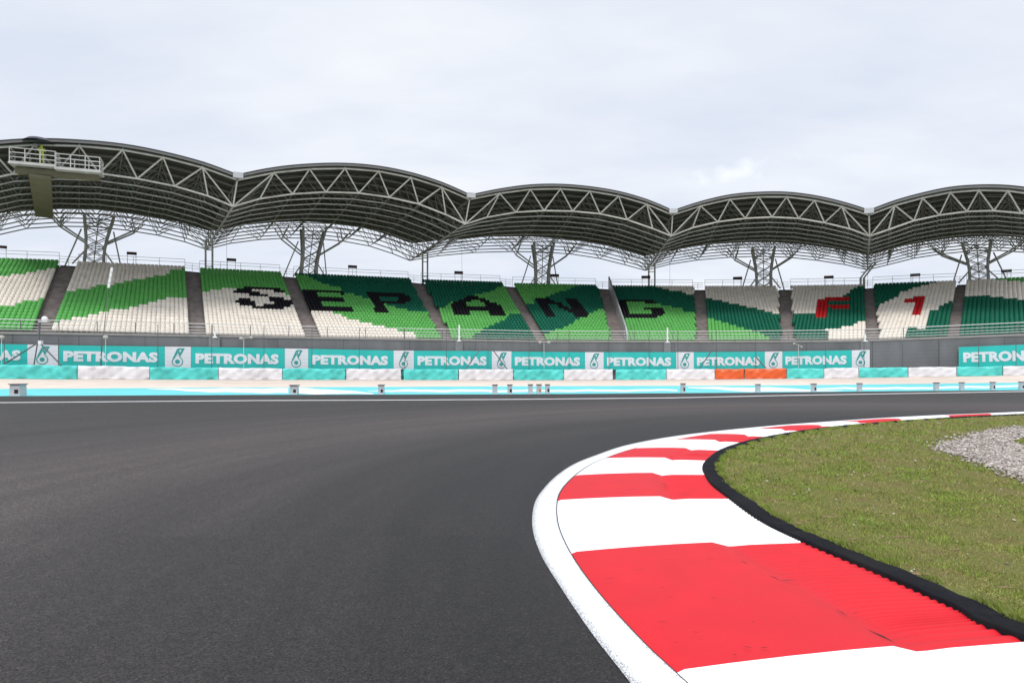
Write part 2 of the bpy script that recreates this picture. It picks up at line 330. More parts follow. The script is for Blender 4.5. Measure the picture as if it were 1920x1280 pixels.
# ---- kerb
def cr(pts, n=8):                         # catmull-rom through (s,x,y) rows
    p = np.array(pts, float); o = []
    for i in range(len(p) - 1):
        p0 = p[max(i - 1, 0)]; p1 = p[i]; p2 = p[i + 1]; p3 = p[min(i + 2, len(p) - 1)]
        for t in np.arange(n) / n:
            q = .5 * ((2 * p1) + (-p0 + p2) * t + (2 * p0 - 5 * p1 + 4 * p2 - p3) * t * t + (-p0 + 3 * p1 - 3 * p2 + p3) * t ** 3)
            q[0] = p1[0] + (p2[0] - p1[0]) * t; o.append(q)
    o.append(p[-1]); return np.array(o)
def gp(s, x, y): g = G(x, y); return (s, g.x, g.y)
inner = [(-2, 2.7, -.6), (-1, 1.48, 1.25), (-.7, 1.24, 1.85), (-.35, 1.0, 2.62)] + [gp(*t) for t in [(0, 1270, 1260), (.27, 1200, 1194), (.62, 1120, 1105), (1, 1072, 1037), (1.5, 1048, 982), (2, 1046, 939), (2.5, 1056, 915), (3, 1078, 892), (3.5, 1103, 874), (4, 1132, 860), (5, 1188, 841), (6, 1262, 825), (7, 1330, 814), (8, 1405, 805.5), (9, 1478, 798), (10, 1555, 792), (11, 1650, 785.5), (12, 1760, 779.5), (13, 1850, 775.8), (14, 1950, 772), (16, 2250, 764)]]
outer = [(-2, 4.9, .2), (-1, 3.62, 1.85)] + [gp(*t) for t in [(0, 1920, 1209), (.33, 1784, 1146), (.66, 1640, 1080), (1, 1503, 1021), (1.6, 1425, 982), (2, 1365, 938), (2.5, 1333, 912), (3, 1321, 893), (3.5, 1317, 880), (4, 1326, 866), (5, 1352, 847), (6, 1395, 832), (7, 1442, 821.5), (8, 1508, 810), (9, 1575, 801.5), (10, 1642, 795.3), (11, 1712, 789.8), (12, 1792, 784.5), (13, 1864, 781), (14, 1960, 777), (16, 2260, 768)]]
ci = cr(inner); cu = cr(outer)
def at(c, s): return np.array([np.interp(s, c[:, 0], c[:, 1]), np.interp(s, c[:, 0], c[:, 2])])
Wp = [0, .02, .15, .3, .45, .56, .60, .63, .655, .67, .70, .76, .82, .88, .94, .985, 1.0]
def kz(s, w):
    if w <= .60: return .014 + .036 * math.sin(w / .60 * math.pi / 2) if w > .02 else (.0 if w == 0 else .014)
    if w < .67: return .05 + (.012 - .05) * (w - .60) / .07
    rib = .5 - .5 * math.cos(2 * math.pi * s * 29); rib = rib ** .6
    e = min(1, (w - .67) / .05)
    return .012 + .017 * rib * e
ss = np.concatenate([np.arange(-2 * 60, -30) / 60.0, np.arange(-100, 4 * 200) / 200.0, np.arange(4 * 60, 16 * 60 + 1) / 60.0])
kerbmats = [mat('kerb_red', (.55, .0065, .0145), .6, .05, 3, .12, 60, spec=.3, dirt=(.50, .007, .014), dscale=1.3, damt=.6), mat('kerb_white', (.86, .86, .86), .6, .03, 3, .10, 60, dirt=(.78, .78, .78), dscale=1.5, damt=.5)]
vs = []; fs = []; mi = []
for s in ss:
    a = at(ci, s); c = at(cu, s)
    for w_ in Wp:
        q = a + (c - a) * w_; vs.append((q[0], q[1], kz(s, w_)))
nw = len(Wp)
for i in range(len(ss) - 1):
    col = 0 if int(math.floor(ss[i] + 1e-6)) % 2 == 0 else 1
    for k in range(nw - 1): fs.append((i * nw + k, i * nw + k + 1, (i + 1) * nw + k + 1, (i + 1) * nw + k)); mi.append(col)
kerb = npmesh('kerb', vs, fs, kerbmats, None, mi, True); tag(kerb, kind='structure')
# hairline cracks along the kerb, dark grooves let into the paint
bb = MB()
for (x0, y0, x1, y1, ww) in [(1440, 1078, 1462, 1088, .008), (1388, 1051, 1402, 1058, .008), (1566, 1142, 1590, 1156, .007), (1596, 1150, 1612, 1148, .004), (1264, 1205, 1272, 1205, .004), (1298, 1185, 1312, 1186, .004), (1180, 1068, 1215, 1067, .003), (1236, 1102, 1250, 1102, .004), (1330, 1120, 1346, 1121, .004), (1372, 1228, 1384, 1228, .005), (1095, 908, 1120, 907, .006), (1236, 905, 1256, 912, .014), (1170, 918, 1200, 917, .006), (1270, 925, 1300, 924, .008), (1375, 1042, 1425, 1062, .010), (1465, 1088, 1512, 1122, .014), (1625, 1180, 1680, 1206, .012), (1456, 1089, 1500, 1087, .008), (1390, 1212, 1412, 1215, .006), (1424, 1215, 1442, 1214, .006), (1408, 1166, 1416, 1166, .005), (1230, 1167, 1252, 1166, .005), (1250, 1120, 1262, 1119, .004), (1130, 1085, 1160, 1084, .004), (1320, 1047, 1340, 1048, .004)]:
    a = G(x0, y0, .046); c = G(x1, y1, .046)
    if x0 in (1375, 1465, 1625): a = G(x0, y0, .022); c = G(x1, y1, .022)
    d = (c - a).normalized(); nn = Vector((-d.y, d.x, 0)) * ww * .5; mpt = (a + c) / 2 + nn * .8
    up = Vector((0, 0, .004)); bb.add([a + up, mpt - nn * 1.4 + up, c + up, mpt + nn * 1.4 + up], [(0, 1, 2, 3)])
M['crack'] = mat('crack_dark_red', (.05, .004, .005), .9, .1, 5)  # near-black red colour of the hairline cracks
tag(bb.build('kerb_crack', M['crack']), kind='structure')
# ---- white edge line with worn borders
def line_mat():
    m = bpy.data.materials.new('edge_line_paint'); m.use_nodes = True; t = m.node_tree; b = t.nodes['Principled BSDF']; b.inputs['Roughness'].default_value = .6
    at_ = t.nodes.new('ShaderNodeAttribute'); at_.attribute_name = 'across'
    tc = t.nodes.new('ShaderNodeTexCoord'); n = t.nodes.new('ShaderNodeTexVoronoi'); n.inputs['Scale'].default_value = 115; t.links.new(tc.outputs['Object'], n.inputs[0])
    n2 = t.nodes.new('ShaderNodeTexNoise'); n2.inputs['Scale'].default_value = 170; n2.inputs['Detail'].default_value = 4; t.links.new(tc.outputs['Object'], n2.inputs[0])
    rp = t.nodes.new('ShaderNodeValToRGB'); t.links.new(at_.outputs['Fac'], rp.inputs[0]); el = rp.color_ramp.elements
    el[0].position = 0; el[0].color = (.56,) * 3 + (1,); el[1].position = 1; el[1].color = (.50,) * 3 + (1,)
    for p, v in ((.08, .515), (.20, .44), (.36, .29), (.78, .24), (.92, .42)): q = el.new(p); q.color = (v, v, v, 1)
    c = t.nodes.new('ShaderNodeMath'); c.operation = 'SUBTRACT'; t.links.new(n2.outputs[0], c.inputs[0]); t.links.new(rp.outputs[0], c.inputs[1])
    c2 = t.nodes.new('ShaderNodeMapRange'); t.links.new(c.outputs[0], c2.inputs[0]); c2.inputs[1].default_value = -.10; c2.inputs[2].default_value = .07
    x = t.nodes.new('ShaderNodeMix'); x.data_type = 'RGBA'; t.links.new(c2.outputs[0], x.inputs[0]); x.inputs[6].default_value = (.16, .155, .155, 1); x.inputs[7].default_value = (.74, .74, .74, 1)
    t.links.new(x.outputs[2], b.inputs['Base Color'])
    bp = t.nodes.new('ShaderNodeBump'); bp.inputs['Strength'].default_value = .5; bp.inputs['Distance'].default_value = .005; t.links.new(n.outputs['Distance'], bp.inputs['Height']); t.links.new(bp.outputs[0], b.inputs['Normal'])
    return m
lo = [(-2, 2.3, -.85), (-1, 1.13, 1.08), (-.7, .90, 1.74), (-.35, .69, 2.56)] + [gp(*t) for t in [(0, 1163, 1256), (.27, 1110, 1188), (.62, 1053, 1104), (1, 1013, 1037), (1.5, 998, 985), (2, 1003, 942), (2.5, 1022, 913), (3, 1047, 889), (3.5, 1078, 869), (4, 1118, 853), (5, 1172, 835), (6, 1245, 820.5), (7, 1318, 810.7), (8, 1395, 802.7), (9, 1470, 796), (10, 1548, 790.5), (11, 1643, 784), (12, 1755, 778.2), (13, 1846, 774.6), (14, 1946, 771), (16, 2247, 763.2)]]
cl = cr(lo); vs = []; fs = []; ac = []
ln = np.linspace(-2, 16, 400)
for s in ln:
    a = at(cl, s); c = at(ci, s); d = c - a; c = c - d / max(1e-6, np.linalg.norm(d)) * .012
    for k in range(9): q = a + (c - a) * k / 8; vs.append((q[0], q[1], .004)); ac.append(k / 8)
for i in range(len(ln) - 1):
    for k in range(8): fs.append((i * 9 + k, i * 9 + k + 1, (i + 1) * 9 + k + 1, (i + 1) * 9 + k))
o = npmesh('edge_line', vs, fs, line_mat()); o.data.attributes.new('across', 'FLOAT', 'POINT').data.foreach_set('value', ac); tag(o, kind='structure')
# ---- black rubber edging behind the kerb
vs = []; fs = []; sb = np.arange(-2 * 24, 14 * 24 + 1) / 24.0; edge_out = []
for i, s in enumerate(sb):
    a = at(ci, s); c = at(cu, s); c0 = at(cu, s - .02) if s > -1.98 else c; c1 = at(cu, min(16, s + .02)); tdir = c1 - c0; tdir /= np.linalg.norm(tdir) + 1e-9
    nrm = np.array([tdir[1], -tdir[0]])
    if np.dot(nrm, c - a) < 0: nrm = -nrm
    wob = .006 * math.sin(i * 1.7) + .005 * math.sin(i * .61 + 1); wd = .20 + wob * .8
    h = .058 + wob * .35
    prof = [(-.005, 0), (0, h - .006), (.015, h), (wd - .02, h - .006), (wd, h - .012), (wd + .01, .0)]
    for d_, z_ in prof: q = c + nrm * d_; vs.append((q[0], q[1], z_))
    edge_out.append(c + nrm * (wd - .004))
for i in range(len(sb) - 1):
    for k in range(5): fs.append((i * 6 + k, (i + 1) * 6 + k, (i + 1) * 6 + k + 1, i * 6 + k + 1))
o = npmesh('kerb_edging', vs, fs, M['rubber']); tag(o, kind='structure')
# ---- infield turf sheet inside the edging
eo = np.array(edge_out)
b_ = MB(); poly = [(p[0], p[1], .036) for p in eo] + [(60, 34, .036), (60, -3, .036)]
cx = Vector((30, 12, .036)); vs = poly + [cx]; n = len(poly)
import bmesh
bm = bmesh.new(); f_ = bm.faces.new([bm.verts.new(v) for v in poly]); bmesh.ops.triangulate(bm, faces=[f_]); me = bpy.data.meshes.new('turf'); bm.to_mesh(me); bm.free(); me.materials.append(M['turf'])
tag(link('turf', me), kind='structure')
def inpoly(px, py, poly):
    r = np.zeros(px.shape, bool); n = len(poly); j = n - 1
    for i in range(n):
        xi, yi = poly[i]; xj, yj = poly[j]
        c = ((yi > py) != (yj > py)) & (px < (xj - xi) * (py - yi) / (yj - yi + 1e-12) + xi); r ^= c; j = i
    return r
turfpoly = [(p[0], p[1]) for p in eo] + [(60, 34), (60, -3)]
gv = [G(*p) for p in [(1758, 842), (1775, 834), (1800, 828), (1826, 819), (1850, 812), (1885, 807), (1920, 803), (2050, 797), (2300, 800), (2350, 900), (2100, 935), (1950, 915), (1920, 908), (1905, 898), (1893, 890), (1860, 884), (1845, 874), (1822, 869), (1812, 861), (1790, 857), (1770, 852)]]
gvp = [(p.x, p.y) for p in gv]
hole = [(G(*p).x, G(*p).y) for p in [(1897, 832), (1925, 822), (1990, 820), (1990, 842), (1925, 842)]]
# grass blades
NB = 330000
Zs = 2.9 / (1 - rng.random(NB) * .90); Xs = (rng.random(NB) * 1.02 - .02 + .25) * Zs * .80 + rng.random(NB) * .2
jx = np.sin(Xs * 3.1 + np.sin(Zs * 2.3)) * np.sin(Zs * 2.7 + 1.3 * np.sin(Xs * 1.9)) + .6 * np.sin(Xs * 9.7 + Zs * 4.1) * np.sin(Zs * 8.3 - Xs * 2.2)
keep = inpoly(Xs, Zs, turfpoly) & ((~inpoly(Xs + rng.normal(0, .12, NB), Zs + rng.normal(0, .25, NB), gvp)) | inpoly(Xs, Zs, hole)) & (rng.random(NB) < .72 + .45 * jx)
Xs = Xs[keep]; Zs = Zs[keep]; jx = jx[keep]; nb = len(Xs)
near_e = np.zeros(nb)
hgt = (.007 + .014 * rng.random(nb)) * (1 + .2 * jx) * np.clip(Zs / 6, .8, 2.0); wid = .0022 + .0022 * rng.random(nb); wid *= np.clip(Zs / 5, 1, 3.5)
ang = rng.random(nb) * 6.283; lean = hgt * (.3 + 1.1 * rng.random(nb)); la = rng.random(nb) * 6.283
V = np.zeros((nb, 3, 3), np.float32)
V[:, 0] = np.stack([Xs - np.cos(ang) * wid, Zs - np.sin(ang) * wid, np.full(nb, .034)], 1); V[:, 1] = np.stack([Xs + np.cos(ang) * wid, Zs + np.sin(ang) * wid, np.full(nb, .034)], 1)
V[:, 2] = np.stack([Xs + np.cos(la) * lean, Zs + np.sin(la) * lean, .034 + hgt], 1)
gm = [mat('grass_green', (.175, .235, .038), .8, .25, 3, spec=.15), mat('grass_olive', (.245, .255, .06), .8, .25, 3, spec=.15), mat('grass_dry', (.36, .28, .14), .9, .2, 3, spec=.1), mat('grass_bright', (.21, .32, .06), .8, .2, 3, spec=.15)]
rr = rng.random(nb) + .30 * jx + .05; mi = np.where(rr < .24, 2, np.where(rr < .62, 1, np.where(rr < 1.0, 0, 3)))
# taller tufts leaning over the edging
ne = 14000; si = rng.integers(30, len(eo) - 60, ne); tt_ = rng.random(ne)[:, None]; pe = eo[si] * (1 - tt_) + eo[si + 1] * tt_
tv = eo[si + 1] - eo[si]; tv /= np.linalg.norm(tv, axis=1)[:, None] + 1e-9; nv_ = np.stack([tv[:, 1], -tv[:, 0]], 1); nv_ *= np.sign((nv_ * (np.array([13.5, 6.]) - pe)).sum(1))[:, None]
clump = (np.sin(pe[:, 0] * 7 + pe[:, 1] * 5) + np.sin(pe[:, 1] * 13 - pe[:, 0] * 3)) > -.4; pe = pe[clump]; nv_ = nv_[clump]; ne = len(pe)
pe = pe + nv_ * (rng.random(ne)[:, None] * .10 - .012); he = .018 + .034 * rng.random(ne); ae = rng.random(ne) * 6.283; we = .0025 + .002 * rng.random(ne); we *= np.clip(pe[:, 1] / 5, 1, 3)
Ve = np.zeros((ne, 3, 3), np.float32); Ve[:, 0] = np.stack([pe[:, 0] - np.cos(ae) * we, pe[:, 1] - np.sin(ae) * we, np.full(ne, .036)], 1); Ve[:, 1] = np.stack([pe[:, 0] + np.cos(ae) * we, pe[:, 1] + np.sin(ae) * we, np.full(ne, .036)], 1)
le = -nv_ * (he * rng.random(ne))[:, None]; Ve[:, 2] = np.stack([pe[:, 0] + le[:, 0] + rng.normal(0, .008, ne), pe[:, 1] + le[:, 1] + rng.normal(0, .008, ne), .04 + he], 1)
V = np.concatenate([V, Ve]); mi = np.concatenate([mi, rng.choice(4, ne, p=[.45, .2, .1, .25])]); nb = len(V)
o = npmesh('grass', V.reshape(-1, 3), np.arange(nb * 3).reshape(-1, 3), gm, None, mi); tag(o, 'short patchy grass growing inside the corner behind the kerb', 'grass', kind='stuff')
# gravel stones
ico_v = []; ph = (1 + 5 ** .5) / 2
for a in (-1, 1):
    for c in (-ph, ph): ico_v += [(a, c, 0), (0, a, c), (c, 0, a)]
ico_v = np.array(ico_v) / 1.9
ib = bmesh.new(); [ib.verts.new(v) for v in ico_v]; bmesh.ops.convex_hull(ib, input=ib.verts[:]); ib.verts.ensure_lookup_table(); ib.verts.index_update(); ico_f = np.array([[v.index for v in f.verts] for f in ib.faces]); ico_v = np.array([v.co[:] for v in ib.verts]); ib.free()
def stones(name, X, Y, size, z, mats, mi):
    n = len(X); q = rng.normal(size=(n, 3, 3)); q, _ = np.linalg.qr(q)
    sc = size[:, None] * (.55 + .65 * rng.random((n, 3))); v = (ico_v[None] * (1 + .18 * rng.normal(size=(n, 12, 1)))) * sc[:, None, :]
    v = np.einsum('nij,nkj->nki', q, v); v[:, :, 2] *= .7; v += np.stack([X, Y, z], 1)[:, None, :]
    f = ico_f[None] + (np.arange(n) * 12)[:, None, None]
    return npmesh(name, v.reshape(-1, 3), f.reshape(-1, 3), mats, None, np.repeat(mi, len(ico_f)))
Yq = 8.0 + rng.random(120000) * 9.5; Xq = Yq * (.55 + rng.random(120000) * .5)
k_ = inpoly(Xq + rng.normal(0, .08, 120000), Yq + rng.normal(0, .16, 120000), gvp) & ~inpoly(Xq, Yq, hole); Xq = Xq[k_][:30000]; Yq = Yq[k_][:30000]
sm = [mat('stone_grey', (.29, .255, .23), .9, .3, 6), mat('stone_pale', (.47, .42, .38), .9, .2, 6), mat('stone_brown', (.22, .175, .145), .9, .3, 6)]
o = stones('gravel', Xq, Yq, .013 + .017 * rng.random(len(Xq)), .045 + .02 * rng.random(len(Xq)), sm, rng.choice(3, len(Xq), p=[.45, .38, .17]))
tag(o, 'patch of loose grey gravel stones spilled on the grass at the right edge', 'gravel', kind='stuff')
Xp = rng.random(2500) * 14 + 1; Yp = 2.6 + 16 * rng.random(2500) ** 1.2; k_ = inpoly(Xp, Yp, turfpoly) & ~inpoly(Xp, Yp, gvp) & (rng.random(2500) < .25)
o = stones('pebbles', Xp[k_], Yp[k_], .006 + .012 * rng.random(k_.sum()), np.full(k_.sum(), .045), sm, rng.choice(3, k_.sum(), p=[.1, .8, .1]))
tag(o, 'stray pale pebbles and litter scattered over the infield grass', 'pebbles', kind='stuff')
# bare clay scars in the turf
M['clay'] = mat('bare_clay', (.20, .125, .065), .95, .25, 6, .5, 40)
bb = MB()
for (x, y, wx, wy) in [(1726, 901, 34, 2.6), (1722, 1075, 24, 3), (1555, 968, 20, 2.4), (1500, 980, 12, 1.6), (1880, 1100, 20, 3), (1690, 1005, 24, 2.6), (1620, 985, 9, 1.5), (1600, 1010, 12, 2), (1790, 1030, 10, 1.6)]:
    vs = [G(x, y, .040)]
    for i in range(18):
        t = 2 * math.pi * i / 18; r = .35 + .85 * random.random(); vs.append(G(x + wx * r * math.cos(t), y + wy * r * math.sin(t), .040))
    bb.add(vs, [(0, 1 + i, 1 + (i + 1) % 18) for i in range(18)])
tag(bb.build('bare_soil', M['clay']), kind='structure')

# ================================================================== grandstand
ytop = tab([-250, 0, 110, 145, 345, 375, 525, 553, 765, 792, 940, 965, 1120, 1150, 1300, 1460, 1620, 1640, 1793, 1813, 1920, 2100], [474, 482.5, 486.5, 489, 498, 501, 508.5, 511, 520, 523, 527.5, 530, 533, 534.5, 535.5, 535, 532.5, 531, 525, 524, 519, 508])
ybot = tab([-250, 40, 250, 470, 700, 870, 1080, 1230, 1400, 1550, 1700, 1850, 2100], [603, 609, 614, 620, 625.5, 628.5, 630.5, 631.5, 631.5, 630, 627, 621, 610])
BL = [(-150, 110, -250, 62, 'R'), (145, 347, 97, 355, 'E'), (375, 527, 386, 572, 'E'), (553, 770, 601, 829, 'L'), (792, 942, 847, 1004, 'R'), (964, 1122, 1024, 1149, 'L'),
      (1148, 1302, 1176, 1307, 'L'), (1322, 1460, 1329, 1467, 'L'), (1482, 1620, 1487, 1624, 'R'), (1637, 1793, 1648, 1776, 'R'), (1812, 1970, 1799, 1950, 'L')]
NR = 26; RUN = 18.0; SH = .82
def edge(xt, xb):
    Zb_ = Zf(xb) + 1.5; B = Vector(((xb - 960) / F * Zb_, Zb_, HC + (HOR - ybot(xb)) * Zb_ / F - SH))
    t = (xt - 960) / F; a = 1 + t * t; b = -2 * (t * B.x + B.y); c = B.x ** 2 + B.y ** 2 - RUN ** 2
    Zt = (-b + math.sqrt(max(0, b * b - 4 * a * c))) / (2 * a)
    T = Vector((t * Zt, Zt, HC + (HOR - ytop(xt)) * Zt / F - SH)); return B, T
EDG = [(edge(a, c), edge(b, d)) for a, b, c, d, _ in BL]
gs = empty('grandstand', C(1160)); gsl = gs.location.copy()
tag(gs, 'curved concrete grandstand tiers, stairs, front wall and handrails behind the circuit', 'grandstand')
def gpart(b, name, m): 
    o = b.build(name, m, gs, None); o.location = -gsl; return o
def stepsurf(b, E0, E1, sub=1, lift=0.0):
    (B0, T0), (B1, T1) = E0, E1; n = (NR - 1) * sub
    for i in range(n + 1):
        f0 = i / n; f1 = (i + 1) / n if i < n else 1 + 1.6 / RUN
        a = B0.lerp(T0, f0); c = B1.lerp(T1, f0); a2 = B0.lerp(T0, f1); c2 = B1.lerp(T1, f1)
        pz = 1.0 / n * (T0.z - B0.z); z0 = a.z + lift; z1 = c.z + lift
        la, lc = (a.z - pz + lift, c.z - pz + lift) if i else (B0.z - .6, B1.z - .6)
        off0 = (a - a2).normalized() * .42 * (1 if sub == 1 else 1); off0.z = 0
        a = a + off0; c = c + off0
        if i < n: a2 = a2 + off0; c2 = c2 + off0
        b.add([(a.x, a.y, la), (c.x, c.y, lc), (c.x, c.y, z1), (a.x, a.y, z0), (c2.x, c2.y, z1), (a2.x, a2.y, z0)], [(0, 1, 2, 3), (3, 2, 4, 5)])
for i, (E0, E1) in enumerate(EDG):
    b = MB(); stepsurf(b, E0, E1); gpart(b, 'seating_tier', M['conc'])
    if i < len(EDG) - 1:
        b = MB(); stepsurf(b, E1, EDG[i + 1][0], 2, .01)
        gpart(b, 'stair', M['stair'])
# back rim: dark low wall behind the top row + underside so that light does not leak
b = MB(); tops = [p for E in EDG for p in (E[0], E[1])]
for (B0, T0), (B1, T1) in zip(tops[:-1], tops[1:]):
    d = (T0 - B0).normalized(); d.z = 0; e0 = T0 + d * 1.5; e1 = T1 + d * 1.5; h = .38
    for s_, zz_ in ((0, 0),):
        a = Vector((e0.x, e0.y, e0.z + h)); c = Vector((e1.x, e1.y, e1.z + h)); th = d * .25
        b.add([Vector((e0.x, e0.y, e0.z - .2)), Vector((e1.x, e1.y, e1.z - .2)), c, a, a + th, c + th, Vector((e1.x, e1.y, 0)) + th, Vector((e0.x, e0.y, 0)) + th], [(0, 1, 2, 3), (3, 2, 5, 4), (4, 5, 6, 7)])
gpart(b, 'rear_wall', M['trim'])
# front wall
us = list(np.arange(-300, 2101, 30.0)); b = MB(); vs = []
for u in us:
    c = C(u); n = Ns(u); z = zpar(u); q = c + n * .25; r_ = c + n * 1.2
    vs += [(c.x, c.y, -1), (c.x, c.y, z - .22), (q.x, q.y, z - .22), (r_.x, r_.y, z - .5)]
b.add(vs, [(i * 4 + k, (i + 1) * 4 + k, (i + 1) * 4 + k + 1, i * 4 + k + 1) for i in range(len(us) - 1) for k in (0, 1, 2)])
gpart(b, 'front_wall', M['wall'])
b = MB(); vs = []
for u in us:
    c = C(u); n = Ns(u); z = zpar(u); q = c + n * .35; p = c - n * .06
    vs += [(p.x, p.y, z - .22), (p.x, p.y, z), (q.x, q.y, z), (q.x, q.y, z - .4)]
b.add(vs, [(i * 4 + k, (i + 1) * 4 + k, (i + 1) * 4 + k + 1, i * 4 + k + 1) for i in range(len(us) - 1) for k in (0, 1, 2)])
gpart(b, 'wall_cap', M['cap'])
for u0, u1 in ((392, 411), (853, 867), (1245, 1257.5), (1614.8, 1630)):
    um = (u0 + u1) / 2; c = C(um); n = Ns(um); wd = (u1 - u0) / F * Zf(um); z = zpar(um) - .22; b = MB()
    b.box((c.x - n.x * .11, c.y - n.y * .11, z / 2 - .5), wd, .22, z + 1 - .004, (n.y, -n.x, 0)); gpart(b, 'pilaster', M['wall2'])
# thin vertical panel joints in the wall
for u in range(-100, 2050, 124):
    b = MB(); c = C(u); n = Ns(u); z = zpar(u) - .22; b.box((c.x - n.x * .004, c.y - n.y * .004, z / 2), .03, .016, z - .01, (n.y, -n.x, 0))
    gpart(b, 'wall_joint', M['trim'])
# front handrail
def railing(b, us, rise, radii, post_every, pr, off=.14, bp=None):
    pts = [[C(u) + Ns(u) * off + Vector((0, 0, zpar(u) + h)) for u in us] for h in rise]
    for p, r in zip(pts, radii): b.path(p, r, 5)
us2 = list(np.arange(-280, 2080, 30.0))
b = MB(); railing(b, us2, (1.0,), (.042,), 3, .03); gpart(b, 'handrail', M['rail'])
b = MB(); railing(b, us2, (.16, .40, .68), (.034, .028, .03), 3, .03); gpart(b, 'guard_rail', M['rail'])
for u in np.arange(-106, 2000, 72.0):
    b = MB(); c = C(u) + Ns(u) * .14; b.tube(c + Vector((0, 0, zpar(u))), c + Vector((0, 0, zpar(u) + 1.0)), .04, 5)
    gpart(b, 'rail_post', M['raild'])
# rear safety rails, one run per block, lower across each stair
for i, (E0, E1) in enumerate(EDG):
    d = (E0[1] - E0[0]).normalized(); d.z = 0; a = E0[1] + d * 1.3; c = E1[1] + d * 1.3; b = MB()
    for h in (1.75, 1.4): b.path([a + Vector((0, 0, h)), c + Vector((0, 0, h))], .026, 5)
    for t in np.linspace(0, 1, 5): p = a.lerp(c, t); b.tube(p, p + Vector((0, 0, 1.75)), .026, 5)
    if i < len(EDG) - 1:
        e = EDG[i + 1][0]; q = e[1] + d * 1.3
        for h in (1.35, 1.05, .75): b.path([c + Vector((0, 0, h)), q + Vector((0, 0, h))], .024, 5)
        p = c.lerp(q, .5); b.tube(p, p + Vector((0, 0, 1.35)), .024, 5)
    gpart(b, 'rear_rail', M['rail'])
# metal partition beside the stair at the G block
b = MB(); B0, T0 = edge(1143, 1174); d = (T0 - B0).normalized(); sd_ = Vector((d.y, -d.x, 0)).normalized()
pts = [B0 - Vector((d.x, d.y, 0)) * 1.3, T0 + Vector((d.x, d.y, 0)) * 1.0]
zb0, zt0 = pts[0].z + .1, T0.z + .9
vs = []
for s_ in (-.09, .09):
    vs += [pts[0] + sd_ * s_ + Vector((0, 0, -.2)), pts[1] + sd_ * s_ + Vector((0, 0, .0)), Vector((pts[1].x, pts[1].y, T0.z + 2.1)) + sd_ * s_, Vector((B0.x, B0.y, B0.z + 1.9)) + sd_ * s_, Vector((pts[0].x, pts[0].y, pts[0].z + .9)) + sd_ * s_]
b.add(vs, [(0, 1, 2, 3, 4), (9, 8, 7, 6, 5)] + [(i, (i + 1) % 5, 5 + (i + 1) % 5, 5 + i) for i in range(5)])
o = b.build('partition_screen', M['partition']); tag(o, 'pale grey sloping metal screen beside the stair left of the G seats', 'partition')

